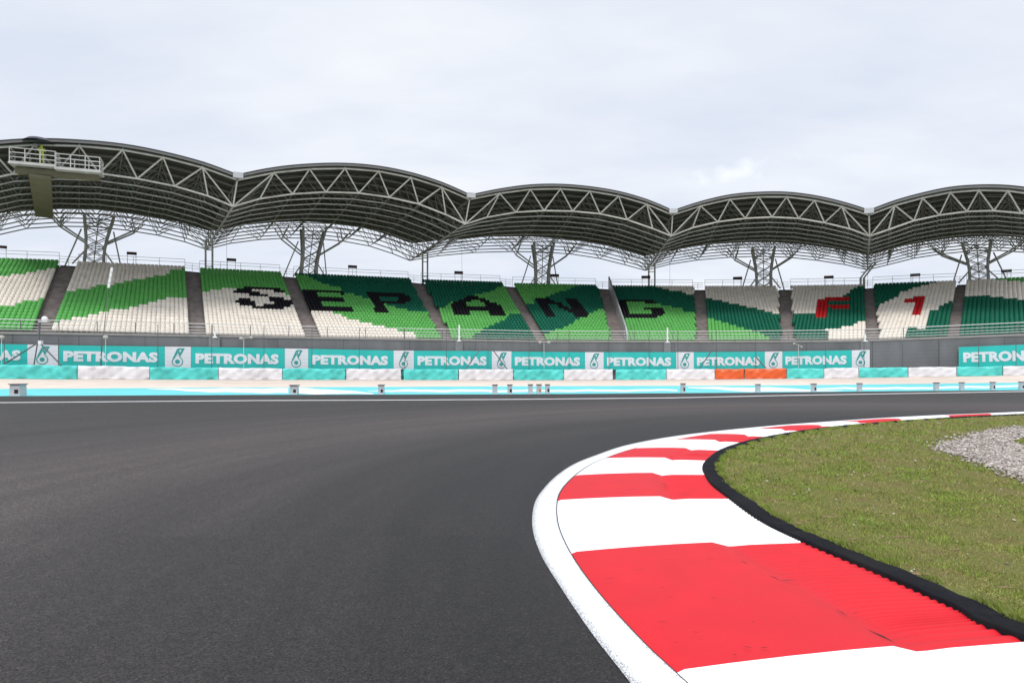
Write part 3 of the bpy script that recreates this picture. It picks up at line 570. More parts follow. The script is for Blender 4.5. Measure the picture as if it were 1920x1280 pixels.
# ---- seats and their painted pattern (regions given in photo coordinates, per block)
def reg(k, ox, oy, sc, pts): return (k, [(ox + x / sc, oy + y / sc) for x, y in pts])
PAT = {
 0: ('W', [('G', [(-300, 400), (125, 400), (125, 498.5), (108, 501), (0, 519), (-300, 568)]), ('G', [(-300, 610), (-60, 578), (0, 570.5), (33, 570), (50, 563.5), (73, 560), (95, 556), (95, 640), (-300, 640)])]),
 1: ('W', [('G', [(100, 552), (122, 549), (143, 542), (167, 541), (168, 535), (205, 535), (240, 526.5), (308, 515), (325, 505), (360, 503), (360, 555), (304, 559), (287, 565), (250, 575), (208, 581), (175, 588), (150, 593), (117, 600), (95, 609)])]),
 2: ('W', [('G', [(360, 480), (540, 480), (560, 566), (546, 557), (535, 549), (515, 540), (440, 540), (415, 541), (399, 543.5), (360, 547)]),
     reg('K', 360, 490, 8, [(650, 420), (740, 392), (850, 376), (1235, 380), (1300, 400), (1400, 450), (1345, 482), (1200, 432), (1100, 412), (925, 412), (925, 452), (1010, 470), (1010, 505), (870, 505), (860, 468), (650, 472)]),
     reg('K', 360, 490, 8, [(870, 455), (1010, 462), (1140, 488), (1160, 522), (1340, 522), (1440, 570), (1545, 600), (1525, 650), (1480, 680), (1340, 708), (1250, 712), (930, 700), (920, 665), (770, 655), (680, 615), (680, 558), (885, 562), (905, 600), (975, 612), (985, 650), (1250, 650), (1250, 605), (1180, 575), (1160, 545), (1080, 525), (1060, 512), (870, 500)])]),
 3: ('D', [reg('G', 540, 495, 6, [(60, 112), (190, 122), (330, 185), (430, 222), (600, 268), (640, 325), (780, 345), (880, 380), (1100, 450), (1190, 480), (1350, 510), (1390, 530), (1620, 535), (1800, 850), (250, 850)]),
     reg('W', 540, 495, 6, [(230, 508), (470, 512), (530, 548), (650, 598), (780, 632), (890, 653), (1010, 683), (1130, 713), (1250, 743), (1420, 773), (1440, 850), (250, 850)]),
     reg('K', 540, 495, 6, [(100, 272), (600, 292), (638, 310), (628, 336), (310, 322), (325, 362), (620, 367), (642, 414), (355, 406), (380, 472), (740, 486), (758, 530), (240, 515), (180, 400)]),
     reg('K', 540, 495, 6, [(862, 310), (1250, 316), (1392, 366), (1382, 405), (1310, 440), (1080, 435), (1132, 543), (1010, 548)]),
     reg('D', 540, 495, 6, [(1020, 350), (1230, 362), (1255, 398), (1240, 412), (1055, 410)])]),
 4: ('D', [reg('G', 780, 500, 8, [(340, 625), (415, 600), (470, 548), (700, 480), (930, 405), (1060, 375), (1150, 362), (1250, 308), (1320, 280), (1420, 280), (1580, 685), (1440, 700), (1350, 770), (1240, 830), (1050, 900), (1000, 945), (900, 1000), (760, 1100), (440, 1100)]),
     reg('K', 780, 500, 8, [(515, 545), (700, 478), (800, 428), (920, 440), (1050, 485), (1250, 565), (1345, 735), (1120, 738), (1080, 648), (785, 645), (800, 722), (570, 725)]),
     reg('G', 780, 500, 8, [(745, 545), (860, 480), (940, 508), (1035, 558), (1045, 586), (765, 588)])]),
 5: ('D', [reg('G', 950, 500, 8, [(60, 200), (1150, 255), (980, 308), (870, 350), (700, 400), (580, 455), (400, 465), (430, 535), (260, 565)]),
     reg('G', 950, 500, 8, [(1560, 595), (1480, 600), (1370, 630), (1300, 680), (1200, 740), (1050, 790), (950, 860), (840, 905), (720, 940), (600, 1000), (570, 1100), (1700, 1100), (1640, 900)]),
     reg('K', 950, 500, 8, [(395, 455), (580, 458), (740, 515), (860, 565), (985, 640), (880, 468), (1045, 468), (1255, 705), (1170, 758), (1050, 752), (940, 675), (780, 605), (740, 565), (620, 530), (748, 748), (578, 748)])]),
 6: ('D', [reg('W', 1130, 500, 8, [(775, 240), (790, 290), (960, 340), (1120, 368), (1270, 383), (1262, 420), (1450, 415), (1450, 240)]),
     reg('G', 1130, 500, 8, [(350, 530), (500, 508), (650, 538), (820, 558), (1000, 590), (1180, 615), (1200, 660), (1500, 665), (1500, 1100), (330, 1100), (310, 740)]),
     reg('K', 1130, 500, 8, [(200, 510), (420, 478), (680, 486), (825, 522), (830, 558), (690, 555), (640, 535), (520, 510), (350, 535), (408, 712), (700, 712), (780, 678), (745, 650), (612, 642), (588, 606), (900, 602), (955, 702), (820, 748), (700, 773), (380, 768), (280, 742)])]),
 7: ('W', [reg('D', 1100, 480, 4, [(870, 308), (895, 315), (1000, 330), (1070, 350), (1150, 365), (1240, 385), (1350, 410), (1440, 435), (1500, 432), (1500, 650), (870, 650)]),
     reg('G', 1100, 480, 4, [(880, 460), (915, 465), (1000, 485), (1100, 520), (1240, 555), (1370, 605), (1380, 660), (880, 660)])]),
 8: ('W', [reg('D', 1440, 500, 8, [(300, 712), (700, 705), (720, 480), (1080, 468), (1150, 430), (1230, 370), (1280, 320), (1380, 288), (1500, 285), (1500, 790), (1350, 820), (1240, 890), (1020, 915), (840, 945), (890, 980), (890, 1100), (300, 1100)]),
     reg('R', 1440, 500, 8, [(738, 472), (1245, 462), (1245, 520), (885, 520), (885, 556), (1245, 556), (1245, 614), (880, 614), (860, 750), (695, 750)])]),
 9: ('D', [reg('W', 1620, 500, 8, [(1450, 170), (1190, 195), (1030, 248), (880, 278), (720, 328), (560, 372), (480, 450), (400, 490), (270, 548), (200, 578), (100, 620), (120, 900), (180, 1100), (560, 1100), (660, 960), (680, 912), (910, 915), (980, 655), (1090, 645), (1150, 600), (1210, 560), (1270, 512), (1400, 485)]),
     reg('R', 1620, 500, 8, [(590, 486), (720, 480), (740, 458), (800, 432), (935, 432), (850, 720), (688, 720), (745, 540), (585, 540)])]),
 10: ('D', [reg('W', 1480, 480, 4.266, [(1350, 130), (2300, 130), (2300, 375), (1877, 352), (1780, 340), (1670, 326), (1555, 318), (1350, 318)]),
     reg('G', 1480, 480, 4.266, [(1600, 120), (2300, 120), (2300, 230), (1877, 207), (1700, 192), (1620, 182)])]),
}
def inp(x, y, poly):
    r = False; j = len(poly) - 1
    for i in range(len(poly)):
        xi, yi = poly[i]; xj, yj = poly[j]
        if (yi > y) != (yj > y) and x < (xj - xi) * (y - yi) / (yj - yi) + xi: r = not r
        j = i
    return r
SW = .392
def seat_geom():
    v = []; f = []; cols = 5; hs = [(.40, -.02), (.64, .02), (SH - .07, .05), (SH, .065)]
    for side in (0, 1):
        for hz, yo in hs:
            for c in range(cols):
                t = c / (cols - 1) * 2 - 1; x = t * .190 * (.62 if hz == SH else 1)
                y = yo + .07 * t * t + (.03 if side else 0) + (.02 if hz == SH else 0)
                v.append((x, y, hz))
    nh = len(hs)
    for r in range(nh - 1):
        for c in range(cols - 1):
            a = r * cols + c; f.append((a, a + 1, a + 1 + cols, a + cols)); a += cols * nh; f.append((a, a + cols, a + 1 + cols, a + 1))
    top = (nh - 1) * cols; o_ = cols * nh
    for c in range(cols - 1): f.append((top + c, top + c + 1, o_ + top + c + 1, o_ + top + c)); f.append((c, o_ + c, o_ + c + 1, c + 1))
    for r in range(nh - 1): a = r * cols; f.append((a, a + cols, o_ + a + cols, o_ + a)); a += cols - 1; f.append((a, o_ + a, o_ + a + cols, a + cols))
    b = len(v)
    for z in (.36, .42):
        for x, y in ((-.18, -.40), (.18, -.40), (.18, -.02), (-.18, -.02)): v.append((x, y, z))
    f += [(b, b + 3, b + 2, b + 1), (b + 4, b + 5, b + 6, b + 7), (b, b + 1, b + 5, b + 4), (b + 1, b + 2, b + 6, b + 5), (b + 3, b, b + 4, b + 7), (b + 2, b + 3, b + 7, b + 6)]
    b = len(v)
    for z in (.0, .36):
        for x, y in ((-.03, -.25), (.03, -.25), (.03, -.19), (-.03, -.19)): v.append((x, y, z))
    f += [(b, b + 1, b + 5, b + 4), (b + 1, b + 2, b + 6, b + 5), (b + 2, b + 3, b + 7, b + 6), (b + 3, b, b + 4, b + 7)]
    return np.array(v), np.array(f)
sv, sf = seat_geom(); SEATME = {}
for k in KEYS:
    me = bpy.data.meshes.new('seat'); me.from_pydata([tuple(x) for x in sv], [], [tuple(int(q) for q in x) for x in sf]); me.materials.append(SM[k]); me.polygons.foreach_set('use_smooth', [True] * len(sf)); SEATME[k] = me
BLAB = ['cream and green seats cut off by the left edge of the picture', 'cream seats with one light green diagonal band, left of the S', 'cream and green seats with the black letter S',
 'green and cream seats with the black letters E and P', 'dark and light green seats with the black letter A', 'green seats with the black letter N', 'green seats with the black letter G beside the metal screen',
 'cream seats over dark green with a light green corner, no letter', 'cream and dark green seats with the red letter F', 'cream and dark green seats with the red figure 1', 'cream over dark green seats at the right edge, right of the 1']
nseat = 0
for bi, (E0, E1) in enumerate(EDG):
    (B0, T0), (B1, T1) = E0, E1; anch = BL[bi][4]; base, regs = PAT[bi]
    root = empty('seating_block', B0.lerp(B1, .5)); rl = root.location
    tag(root, 'block of ' + BLAB[bi], 'seating block', 'blocks of plastic seats in the grandstand')
    wb = (B1 - B0).length; wt = (T1 - T0).length; nE = int(round((wb + wt) / 2 / SW))
    seats = []
    for r in range(NR):
        f = r / (NR - 1); a = B0.lerp(T0, f); c = B1.lerp(T1, f); Lr = (c - a).length; dr = (c - a).normalized()
        if anch == 'E': n = nE; pos = [(i + .5) / n * Lr for i in range(n)]; scx = Lr / n / SW
        else:
            n = int(Lr / SW + .15); scx = 1
            pos = [(i + .5) * SW for i in range(n)] if anch == 'L' else [Lr - (i + .5) * SW for i in range(n)]
        rot = math.atan2(dr.y, dr.x)
        for q in pos:
            p = a + dr * q; x, y = proj((p.x, p.y - .0, p.z + SH - .13))
            key = base
            for kk, poly in regs:
                if inp(x, y, poly): key = kk
            seats.append((p, rot, scx, key, x, y))
    if bi == 1: pass
    order = sorted(range(len(seats)), key=lambda i: (seats[i][0].y if 0 <= seats[i][4] <= 1920 else 999))
    pick = set(order[:100]); V = []; FF = []; MI = []; nv = 0
    for i, (p, rot, scx, key, x, y) in enumerate(seats):
        rot += random.gauss(0, .02); nseat += 1
        if i in pick:
            o = bpy.data.objects.new('seat', SEATME[key]); COL.objects.link(o); o.parent = root; o.location = p - rl; o.rotation_euler = (0, 0, rot); o.scale = (scx, 1, 1)
        else:
            cs, sn = math.cos(rot), math.sin(rot); q = sv.copy(); q[:, 0] *= scx
            q = np.stack([q[:, 0] * cs - q[:, 1] * sn + p.x - rl.x, q[:, 0] * sn + q[:, 1] * cs + p.y - rl.y, q[:, 2] + p.z - rl.z], 1)
            V.append(q); FF.append(sf + nv); nv += len(sv); MI += [KEYS.index(key)] * len(sf)
    o = npmesh('seat_rows', np.concatenate(V), np.concatenate(FF), [SM[k] for k in KEYS], root, MI, True); tag(o, kind='stuff')
print('seats', nseat)

# ---- number boards behind the top row
BX = [(3, 463), (247, 475), (434, 487), (661, 500), (860, 511), (1040, 516.5), (1211, 519.5), (1383, 521.5), (1554, 519.5), (1716, 515.5), (1887, 508)]
for i, (x, y) in enumerate(BX):
    (B0, T0), (B1, T1) = EDG[i]; d = (T0 - B0).normalized(); d.z = 0
    t_ = (x - 960) / F; a = T0 + d * 1.9; c = T1 + d * 1.9; den = (c - a); tt = (t_ * a.y - a.x) / (den.x - t_ * den.y); p = a.lerp(c, tt); Z = p.y
    root = empty('number_board', (p.x, p.y, p.z)); X = den.normalized(); X.z = 0; z = HC + (HOR - y) * Z / F - p.z; wd = 16.5 / F * Z; h = 5.2 / F * Z
    b = MB(); b.box((0, 0, z), wd, .12, h, X); brd = b.build('board', M['led'], root)
    b = MB(); b.box((0 - X.y * -.0 + X.y * .07, -X.x * .07, z), wd * .45, .02, h * .4, X); b.build('display', M['ledred'], brd)
    for sgn in (-1, 1):
        b = MB(); b.tube(X * (sgn * wd * .42) + Vector((0, 0, .0)), X * (sgn * wd * .42) + Vector((0, 0, z - h / 2 - .003)), .03, 5); b.build('post', M['rail'], root)
    what = ['at the left edge of the picture', 'above the green diagonal band block', 'above the S block', 'above the E and P block', 'above the A block', 'above the N block', 'above the G block', 'above the cream and green block without letter', 'above the F block', 'above the figure 1 block', 'at the right edge beyond the figure 1 block'][i]
    tag(root, 'small dark number board ' + what, 'number board', 'number boards on the rear rim of the stand')

# ================================================================== canopy roof
TOP = {1: [(-105, 291), (-20, 277.5), (65, 271.5), (148.7, 273.7), (230, 281), (306, 295), (380, 314), (445, 337.5)],
 2: [(445, 337.5), (513.7, 323.7), (580.5, 317), (647, 315.7), (710, 321), (770.5, 333), (828, 351), (880.5, 374)],
 3: [(880.5, 374), (937, 362.5), (994.5, 355), (1051, 354), (1106, 358.5), (1160, 367.5), (1212.5, 382.5), (1261.2, 403)],
 4: [(1261.2, 403), (1313.7, 386), (1368.7, 373.7), (1422.5, 369), (1475, 369), (1527.5, 375.5), (1578.7, 387), (1629.5, 403)],
 5: [(1629.5, 403), (1678, 385), (1729.7, 371), (1782, 360.5), (1835.6, 356.5), (1890, 357.5), (1944, 365), (2000, 380)]}
BOT = {1: [(-120, 372), (-50, 342), (24, 326), (106, 322), (186, 325), (257.5, 335), (327.5, 349), (390, 367.5), (437, 387)],
 2: [(437, 387), (487.5, 372.5), (548.7, 363.7), (611, 360), (672.5, 362), (730, 370), (785, 382.5), (836, 402.5), (872.5, 420)],
 3: [(872.5, 420), (912.5, 407.5), (967.5, 398), (1020, 395), (1073.7, 396), (1125, 401), (1176, 412), (1223.7, 428.7), (1258.7, 442.5)],
 4: [(1258.7, 442.5), (1298.7, 427), (1346, 416), (1397.5, 409.5), (1447.5, 407), (1497.5, 409.5), (1546, 417.5), (1593.7, 429), (1630.7, 442.6)],
 5: [(1630.7, 442.6), (1666, 430.6), (1713.7, 413.7), (1761.5, 403.4), (1813, 396.5), (1863.7, 395), (1915, 399.7), (1962, 409), (2003, 423)]}
DP = 2.75; NK = 12; NB_ = 11; RD = 29.6
def solve_u(px, d):                       # plan point at radial depth d seen at column px
    lo_, hi_ = px - 400, px + 400
    for _ in range(40):
        m_ = (lo_ + hi_) / 2; q = C(m_) + Nr(m_) * d; x = 960 + F * q.x / q.y
        if x < px: lo_ = m_
        else: hi_ = m_
    return (lo_ + hi_) / 2
def roofnode(px, py, d0):                 # returns base u, z and function of depth
    u = solve_u(px, d0); q = C(u) + Nr(u) * d0; z = HC + (HOR - py) * q.y / F; return u, z
TN = {b: [roofnode(x, y, 0) for x, y in TOP[b]] for b in TOP}
BN = {b: [roofnode(x, y, DP / 2) for x, y in BOT[b]] for b in BOT}
def tp(b, i, k, up=0): u, z = TN[b][i]; q = C(u) + Nr(u) * (k * DP); return Vector((q.x, q.y, z + up))
def bp_(b, j, k): u, z = BN[b][j]; q = C(u) + Nr(u) * (DP / 2 + k * DP); return Vector((q.x, q.y, z))
CLAB = {1: 'leftmost canopy bay, with a camera platform hanging on its front', 2: 'canopy bay above the S and E seats, second from the left', 3: 'canopy bay above the A and N seats, in the middle', 4: 'canopy bay above the block without a letter, fourth from the left', 5: 'rightmost canopy bay, cut by the right edge of the picture'}
for b in TOP:
    r0 = tp(b, 3, 0); root = empty('roof_canopy', (r0.x, r0.y, 0)); rl = root.location.copy()
    tag(root, 'vaulted steel ' + CLAB[b], 'canopy', 'vaulted canopy bays over the grandstand')
    def cp(mb, name, m): o = mb.build(name, m, root); o.location = -rl; return o
    # subdivided smooth arch for the sheet
    us_ = [TN[b][i][0] for i in range(8)]; zs_ = [TN[b][i][1] for i in range(8)]
    fine = []
    for i in range(7):
        for t in (0, .25, .5, .75):
            p0, p1, p2, p3 = zs_[max(i - 1, 0)], zs_[i], zs_[i + 1], zs_[min(i + 2, 7)]
            m1 = (p2 - p0) / 2 if i > 0 else (p2 - p1) * 1.1; m2 = (p3 - p1) / 2 if i < 6 else (p2 - p1) * 1.1
            h = (2 * t ** 3 - 3 * t ** 2 + 1) * p1 + (t ** 3 - 2 * t * t + t) * m1 + (-2 * t ** 3 + 3 * t * t) * p2 + (t ** 3 - t * t) * m2
            fine.append((us_[i] + (us_[i + 1] - us_[i]) * t, h))
    fine.append((us_[7], zs_[7]))
    up = .36
    def arch(dz, d): return [Vector(((C(u) + Nr(u) * d).x, (C(u) + Nr(u) * d).y, z + dz)) for u, z in fine]
    mb = MB(); A0 = arch(up, -.35); A1 = arch(up, RD); A2 = arch(up + .10, -.35); A3 = arch(up + .10, RD); n = len(A0)
    mb.add(A0 + A1, [(i, i + 1, n + i + 1, n + i) for i in range(n - 1)], True)
    mb.mi = 1; mb.add(A2 + A3, [(i, n + i, n + i + 1, i + 1) for i in range(n - 1)], True)
    mb.add(A0 + A2, [(i, i + 1, n + i + 1, n + i) for i in range(n - 1)]); mb.add(A1 + A3, [(i, n + i, n + i + 1, i + 1) for i in range(n - 1)])
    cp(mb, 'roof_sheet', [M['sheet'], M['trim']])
    mb = MB()                                # gutter / fascia band on the front edge
    pr = [(.15, -.38), (.33, -.38), (.33, -.30), (.15, -.30)]
    rings = [arch(a, d) for a, d in pr]
    for q in range(4):
        a, c = rings[q], rings[(q + 1) % 4]; mb.add(a + c, [(i, n + i, n + i + 1, i + 1) for i in range(n - 1)])
    cp(mb, 'fascia', M['fascia'])
    for k in range(11):                      # purlins under the sheet
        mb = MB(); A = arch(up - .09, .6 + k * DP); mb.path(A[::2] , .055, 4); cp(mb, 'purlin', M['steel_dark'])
    mb = MB(); 
    for k in range(NK): 
        if k == 0: continue
        for i in range(7): mb.tube(tp(b, i, k), tp(b, i + 1, k), .07, 5, cap=False)
    for i in range(8):
        if i == 0 and b != 1: continue
        for k in range(NK - 1): mb.tube(tp(b, i, k), tp(b, i, k + 1), .07, 5, cap=False)
        mb.tube(tp(b, i, 0), tp(b, i, 0, up), .06, 5)
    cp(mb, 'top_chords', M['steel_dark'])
    mb = MB()
    for k in range(1, NB_):
        for j in range(8): mb.tube(bp_(b, j, k), bp_(b, j + 1, k), .075, 5, cap=False)
    for j in (0, 8) :
        if j == 0 and b != 1: continue
        for k in range(NB_ - 1): mb.tube(bp_(b, j, k), bp_(b, j, k + 1), .09, 5, cap=False)
    cp(mb, 'bottom_chords', M['steel_in'])
    mb = MB()
    for i in range(7): mb.tube(tp(b, i, 0), tp(b, i + 1, 0), .095, 7)
    for j in range(8): mb.tube(bp_(b, j, 0), bp_(b, j + 1, 0), .095, 7)
    for i in range(8): mb.sphere(tp(b, i, 0), .14, 8, 5)
    for j, i in [(j, j) for j in range(1, 7)] + [(j, j - 1) for j in range(2, 8)] + [(0, 1), (8, 6)] + ([(8, 7)] if b < 9 else []): mb.tube(bp_(b, j, 0), tp(b, i, 0), .078, 6)
    cp(mb, 'front_truss', M['steel'])
    mb = MB(); conn = []
    for j in range(2, 7): conn += [(j, j), (j, j - 1)]
    conn += [(1, 1), (0, 1), (0, 0), (7, 6), (8, 6), (8, 7)]
    for k in range(NB_):
        for j, i in conn:
            if b != 1 and (j, i) == (0, 0): continue
            for kk in (k, k + 1):
                if kk < NK and not (k == 0 and kk == 0): mb.tube(bp_(b, j, k), tp(b, i, kk), .036, 5, cap=False)
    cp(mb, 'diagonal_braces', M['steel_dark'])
    if b < 5:
        q = tp(b, 7, 0, .30) - Nr(TN[b][7][0]) * .5; n_ = Nr(TN[b][7][0]); mb = MB(); mb.box(q, .85, .5, .5, (n_.y, -n_.x, 0)); cp(mb, 'gutter_box', M['gutter'])

# ---- lattice columns in the middle of each bay
COLS = {1: (176, 186, 489, 392), 2: (578, 588, 512, 408), 3: (1016, 1018, 532, 442), 4: (1432, 1431, 535, 453), 5: (1836, 1831, 522, 440)}
DC = 22.5
LABC = {1: 'behind the left cream seats', 2: 'behind the E seats', 3: 'behind the N seats', 4: 'behind the cream block without a letter', 5: 'behind the seats right of the figure 1'}
for b, (xb, xt, yb, yt) in COLS.items():
    ub = solve_u(xb, DC); pb = C(ub) + Nr(ub) * DC; ut = solve_u(xt, DC); pt = C(ut) + Nr(ut) * DC
    n_ = Nr(ub); X = Vector((n_.y, -n_.x, 0)); zb = HC + (HOR - yb) * pb.y / F; zt = max(z for _, z in BN[b]) + .1
    base = Vector((pb.x, pb.y, 0)); root = empty('lattice_column', base); H = zt - zb; off = Vector((pt.x - pb.x, pt.y - pb.y, 0))
    tag(root, 'pale steel lattice column with branching arms ' + LABC[b], 'column', 'lattice columns carrying the canopy')
    def ctr(f): return off * max(0, f) + Vector((0, 0, zb + f * H))
    def wd(f): return float(np.interp(f, [-1, -.1, .2, .55, 1.0], [2.3, 1.95, 1.75, 2.1, 2.9]))
    f0 = -(zb - 4) / H
    fr = [f0 * .5, -.14, .08, .30, .52, .74, 1.0]
    def leg(f, sx, sy): return ctr(f) + X * (sx * wd(f) / 2) + n_ * (sy * wd(f) / 2 * .8)
    for sx in (-1, 1):
        for sy in (-1, 1):
            mb = MB(); mb.path([leg(f, sx, sy) for f in fr], .165, 7); mb.build('leg', M['steel_in'], root)
    mb = MB()
    for i in range(1, len(fr) - 1):
        f1, f2 = fr[i], fr[i + 1]
        for sy in (-1, 1):
            mid = (leg(f1, -1, sy) + leg(f2, 1, sy)) / 2
            for sx in (-1, 1):
                mb.tube(leg(f1, sx, sy), leg(f2, -sx, sy), .062 if sy < 0 else .045, 5, cap=False)
            if i % 2 == 0: mb.tube(leg(f2, -1, sy), leg(f2, 1, sy), .055, 5, cap=False)
        for sx in (-1, 1):
            mb.tube(leg(f1, sx, -1), leg(f2, sx, 1), .05, 5, cap=False)
        mb.tube(ctr(f1), ctr(f2), .06, 5, cap=False)
    mb.build('lattice', M['steel_in'], root)
    for sx in (-1, 1):
        for sy in (-1, 1):
            mb = MB(); s0 = leg(.40, sx, sy); s1 = ctr(.74) + X * (sx * 3.7) + n_ * (sy * 1.1)
            mb.tube(s0, s1, .095, 6)
            for ex, ey in ((4.7, 1.5), (3.2, 1.3)): mb.tube(s1, ctr(.99) + X * (sx * ex) + n_ * (sy * ey), .07, 5)
            mb.build('branch', M['steel_in'], root)
        mb = MB(); mb.tube(leg(.72, sx, 1) + X * sx * .4, ctr(-.12) + X * (sx * 2.9) + n_ * 3.0, .085, 6); mb.build('stay', M['steel'], root)
        mb = MB(); mb.tube(leg(.22, sx, -1), ctr(-.12) + X * (sx * 2.05) - n_ * 1.2, .085, 6); mb.build('prop', M['steel'], root)
# ---- twin props under each valley
for b, px, pyb, lab in ((1, 392, 503, 'behind the left end of the S seats'), (2, 797, 523, 'behind the left end of the A seats'), (3, 1222, 535, 'behind the G seats'), (4, 1617, 533, 'behind the right end of the F seats')):
    d = 21.5; u = solve_u(px, d); q = C(u) + Nr(u) * d; n_ = Nr(u); X = Vector((n_.y, -n_.x, 0)); zt = BN[b][8][1]; zb = 5
    root = empty('valley_prop', (q.x, q.y, 0)); tag(root, 'twin slim steel posts ' + lab, 'post', 'twin posts under the canopy valleys')
    xo = {1: .38, 2: .34, 3: .42, 4: .2}[b]
    for sx in (-1, 1):
        mb = MB(); a = X * (sx * xo)
        if b == 4: top = Vector((0, 0, zt - 1.9)) + a; mb.tube(a + Vector((0, 0, zb)), top, .14, 7); mb.tube(top, Vector((0, 0, zt)) + X * 1.4 + a, .10, 6)
        else: mb.tube(a + Vector((0, 0, zb)), a + Vector((0, 0, zt)), .12, 7)
        mb.build('post', M['steel'], root)
    mb = MB()
    for h in (zt - 1.2, zt - 3.2): mb.box((0, 0, h), xo * 2, .05, .1, X)
    mb.build('link_plate', M['steel_dark'], root)
# thin drain pipes
for x, y0, y1, lab in ((866, 462, 640, 'over the A seats'), (1256, 490, 538, 'over the G seats'), (1627, 505, 535, 'right of the F seats'), (425, 462, 505, 'over the S seats')):
    Zc_ = Zf(x) + 15; root = empty('hanging_cable', P(x, y0, Zc_)); tag(root, 'thin vertical cable hanging from the canopy ' + lab, 'cable', 'thin cables hanging from the canopy')
    mb = MB(); mb.tube(P(x, y0 - 40, Zc_) - root.location, P(x, min(y1, ytop(x) + 12), Zc_) - root.location, .018, 4); mb.build('cable', M['steel_dark'], root)

# ================================================================== camera platform on the left bay
root = empty('camera_platform', P(104, 311, Zf(103) - .9)); o0 = root.location.copy(); _a = math.radians(-21); n_ = Vector((math.sin(_a), math.cos(_a), 0)); X = Vector((n_.y, -n_.x, 0))
tag(root, 'white railed camera platform with catwalk hanging under the leftmost canopy bay', 'platform')
def cage(x0, x1, z0, h):
    mb = MB()
    for y in (-.0, 1.4):
        for q in (0, .33, .66, 1.0): mb.box(((X * ((x0 + x1) / 2)) + n_ * y + Vector((0, 0, z0 + h * q + .04))), x1 - x0, .05, .065, X)
        for t in np.linspace(0, 1, 4): mb.box(X * (x0 + (x1 - x0) * t) + n_ * y + Vector((0, 0, z0 + h / 2)), .065, .055, h, X)
    for x in (x0, x1):
        for q in (.33, .66, 1.0): mb.box(X * x + n_ * .7 + Vector((0, 0, z0 + h * q + .04)), .07, 1.33, .08, X)
    mb.build('railing', M['steel_in'], root)
    mb = MB(); mb.box(X * ((x0 + x1) / 2) + n_ * .7 + Vector((0, 0, z0 - .08)), x1 - x0 + .15, 1.6, .15, X); mb.build('deck', M['steel_in'], root)
cage(-3.2, -.02, .03, 1.12); cage(.02, 3.2, -.12, 1.12)
mb = MB(); mb.box(n_ * 1.1 + Vector((0, 0, -.42)), 6.0, .9, .42, X); mb.build('soffit_box', M['beige'], root)
n2 = Vector((math.sin(math.radians(-33.5)), math.cos(math.radians(-33.5)), 0)); X2 = Vector((n2.y, -n2.x, 0))
mb = MB(); mb.box(X * -1.1 + n2 * 9.9 + Vector((0, 0, -.80)), 1.55, 18.5, .25, X2)
mb.build('catwalk', M['beige'], root)
for k in range(5):
    mb = MB(); pk = X * -1.1 + n2 * (2.5 + k * 3.6)
    mb.path([pk + X2 * -.72 + Vector((0, 0, 2.6)), pk + X2 * -.72 + Vector((0, 0, -.65)), pk + X2 * .72 + Vector((0, 0, -.65)), pk + X2 * .72 + Vector((0, 0, 2.6))], .03, 5); mb.build('hanger', M['steel_dark'], root)
# broadcast crew under a dark umbrella on the platform
ppos = o0 + X * -1.15 + n_ * .7 + Vector((0, 0, .12))
me = bpy.data.meshes.new('person'); Pv = [(0, 0, .92), (0, .02, 1.15), (0, .02, 1.38), (0, -.01, 1.5), (-.1, 0, .88), (-.11, -.03, .48), (-.11, 0, .07), (-.11, -.16, .03), (.1, 0, .88), (.12, -.02, .48), (.13, .02, .07), (.13, -.14, .03), (-.19, .01, 1.38), (-.27, -.05, 1.12), (-.14, -.27, 1.2), (.19, .01, 1.38), (.27, -.07, 1.14), (.12, -.29, 1.22), (0, -.02, 1.62), (0, -.02, 1.72)]
Pe = [(0, 1), (1, 2), (2, 3), (0, 4), (4, 5), (5, 6), (6, 7), (0, 8), (8, 9), (9, 10), (10, 11), (2, 12), (12, 13), (13, 14), (2, 15), (15, 16), (16, 17), (3, 18), (18, 19)]
me.from_pydata(Pv, Pe, []); me.materials.append(M['yellow']); po = link('person', me, None, ppos); po.rotation_euler = (0, 0, -A_rf(100) + .3)
sk = po.modifiers.new('Skin', 'SKIN'); rad = [.14, .14, .15, .055, .09, .065, .045, .035, .09, .065, .045, .035, .07, .045, .035, .07, .045, .035, .10, .085]
for v_, r_ in zip(me.skin_vertices[0].data if me.skin_vertices else [], rad): v_.radius = (r_, r_)
if not me.skin_vertices:
    pass
po.modifiers.new('Subdivision', 'SUBSURF').levels = 1
tag(po, 'person in a yellow green vest standing on the camera platform under a dark umbrella', 'person')
root = empty('umbrella', ppos + X * -.2 + Vector((0, 0, 0)))
tag(root, 'open dark umbrella held over the white camera platform at the canopy edge', 'umbrella')
mb = MB(); vs = [(0, 0, 2.28)]; 
for i in range(16):
    t = 2 * math.pi * i / 16; r = 1.2 if i % 2 == 0 else 1.12; vs.append((r * math.cos(t), r * math.sin(t), 1.86 if i % 2 == 0 else 1.9))
for i in range(16):
    t = 2 * math.pi * i / 16; vs.append((.8 * math.cos(t), .8 * math.sin(t), 2.14))
mb.add(vs, [(0, 17 + i, 17 + (i + 1) % 16) for i in range(16)] + [(17 + i, 1 + i, 1 + (i + 1) % 16, 17 + (i + 1) % 16) for i in range(16)], True); mb.build('canopy_cloth', M['cloth'], root)
mb = MB(); mb.tube((0, 0, 1.1), (0, 0, 2.34), .02, 6)
for i in range(8): t = 2 * math.pi * i / 8; mb.tube((0, 0, 1.7), (.8 * math.cos(t), .8 * math.sin(t), 2.12), .012, 4)
mb.build('shaft', M['dark'], root)

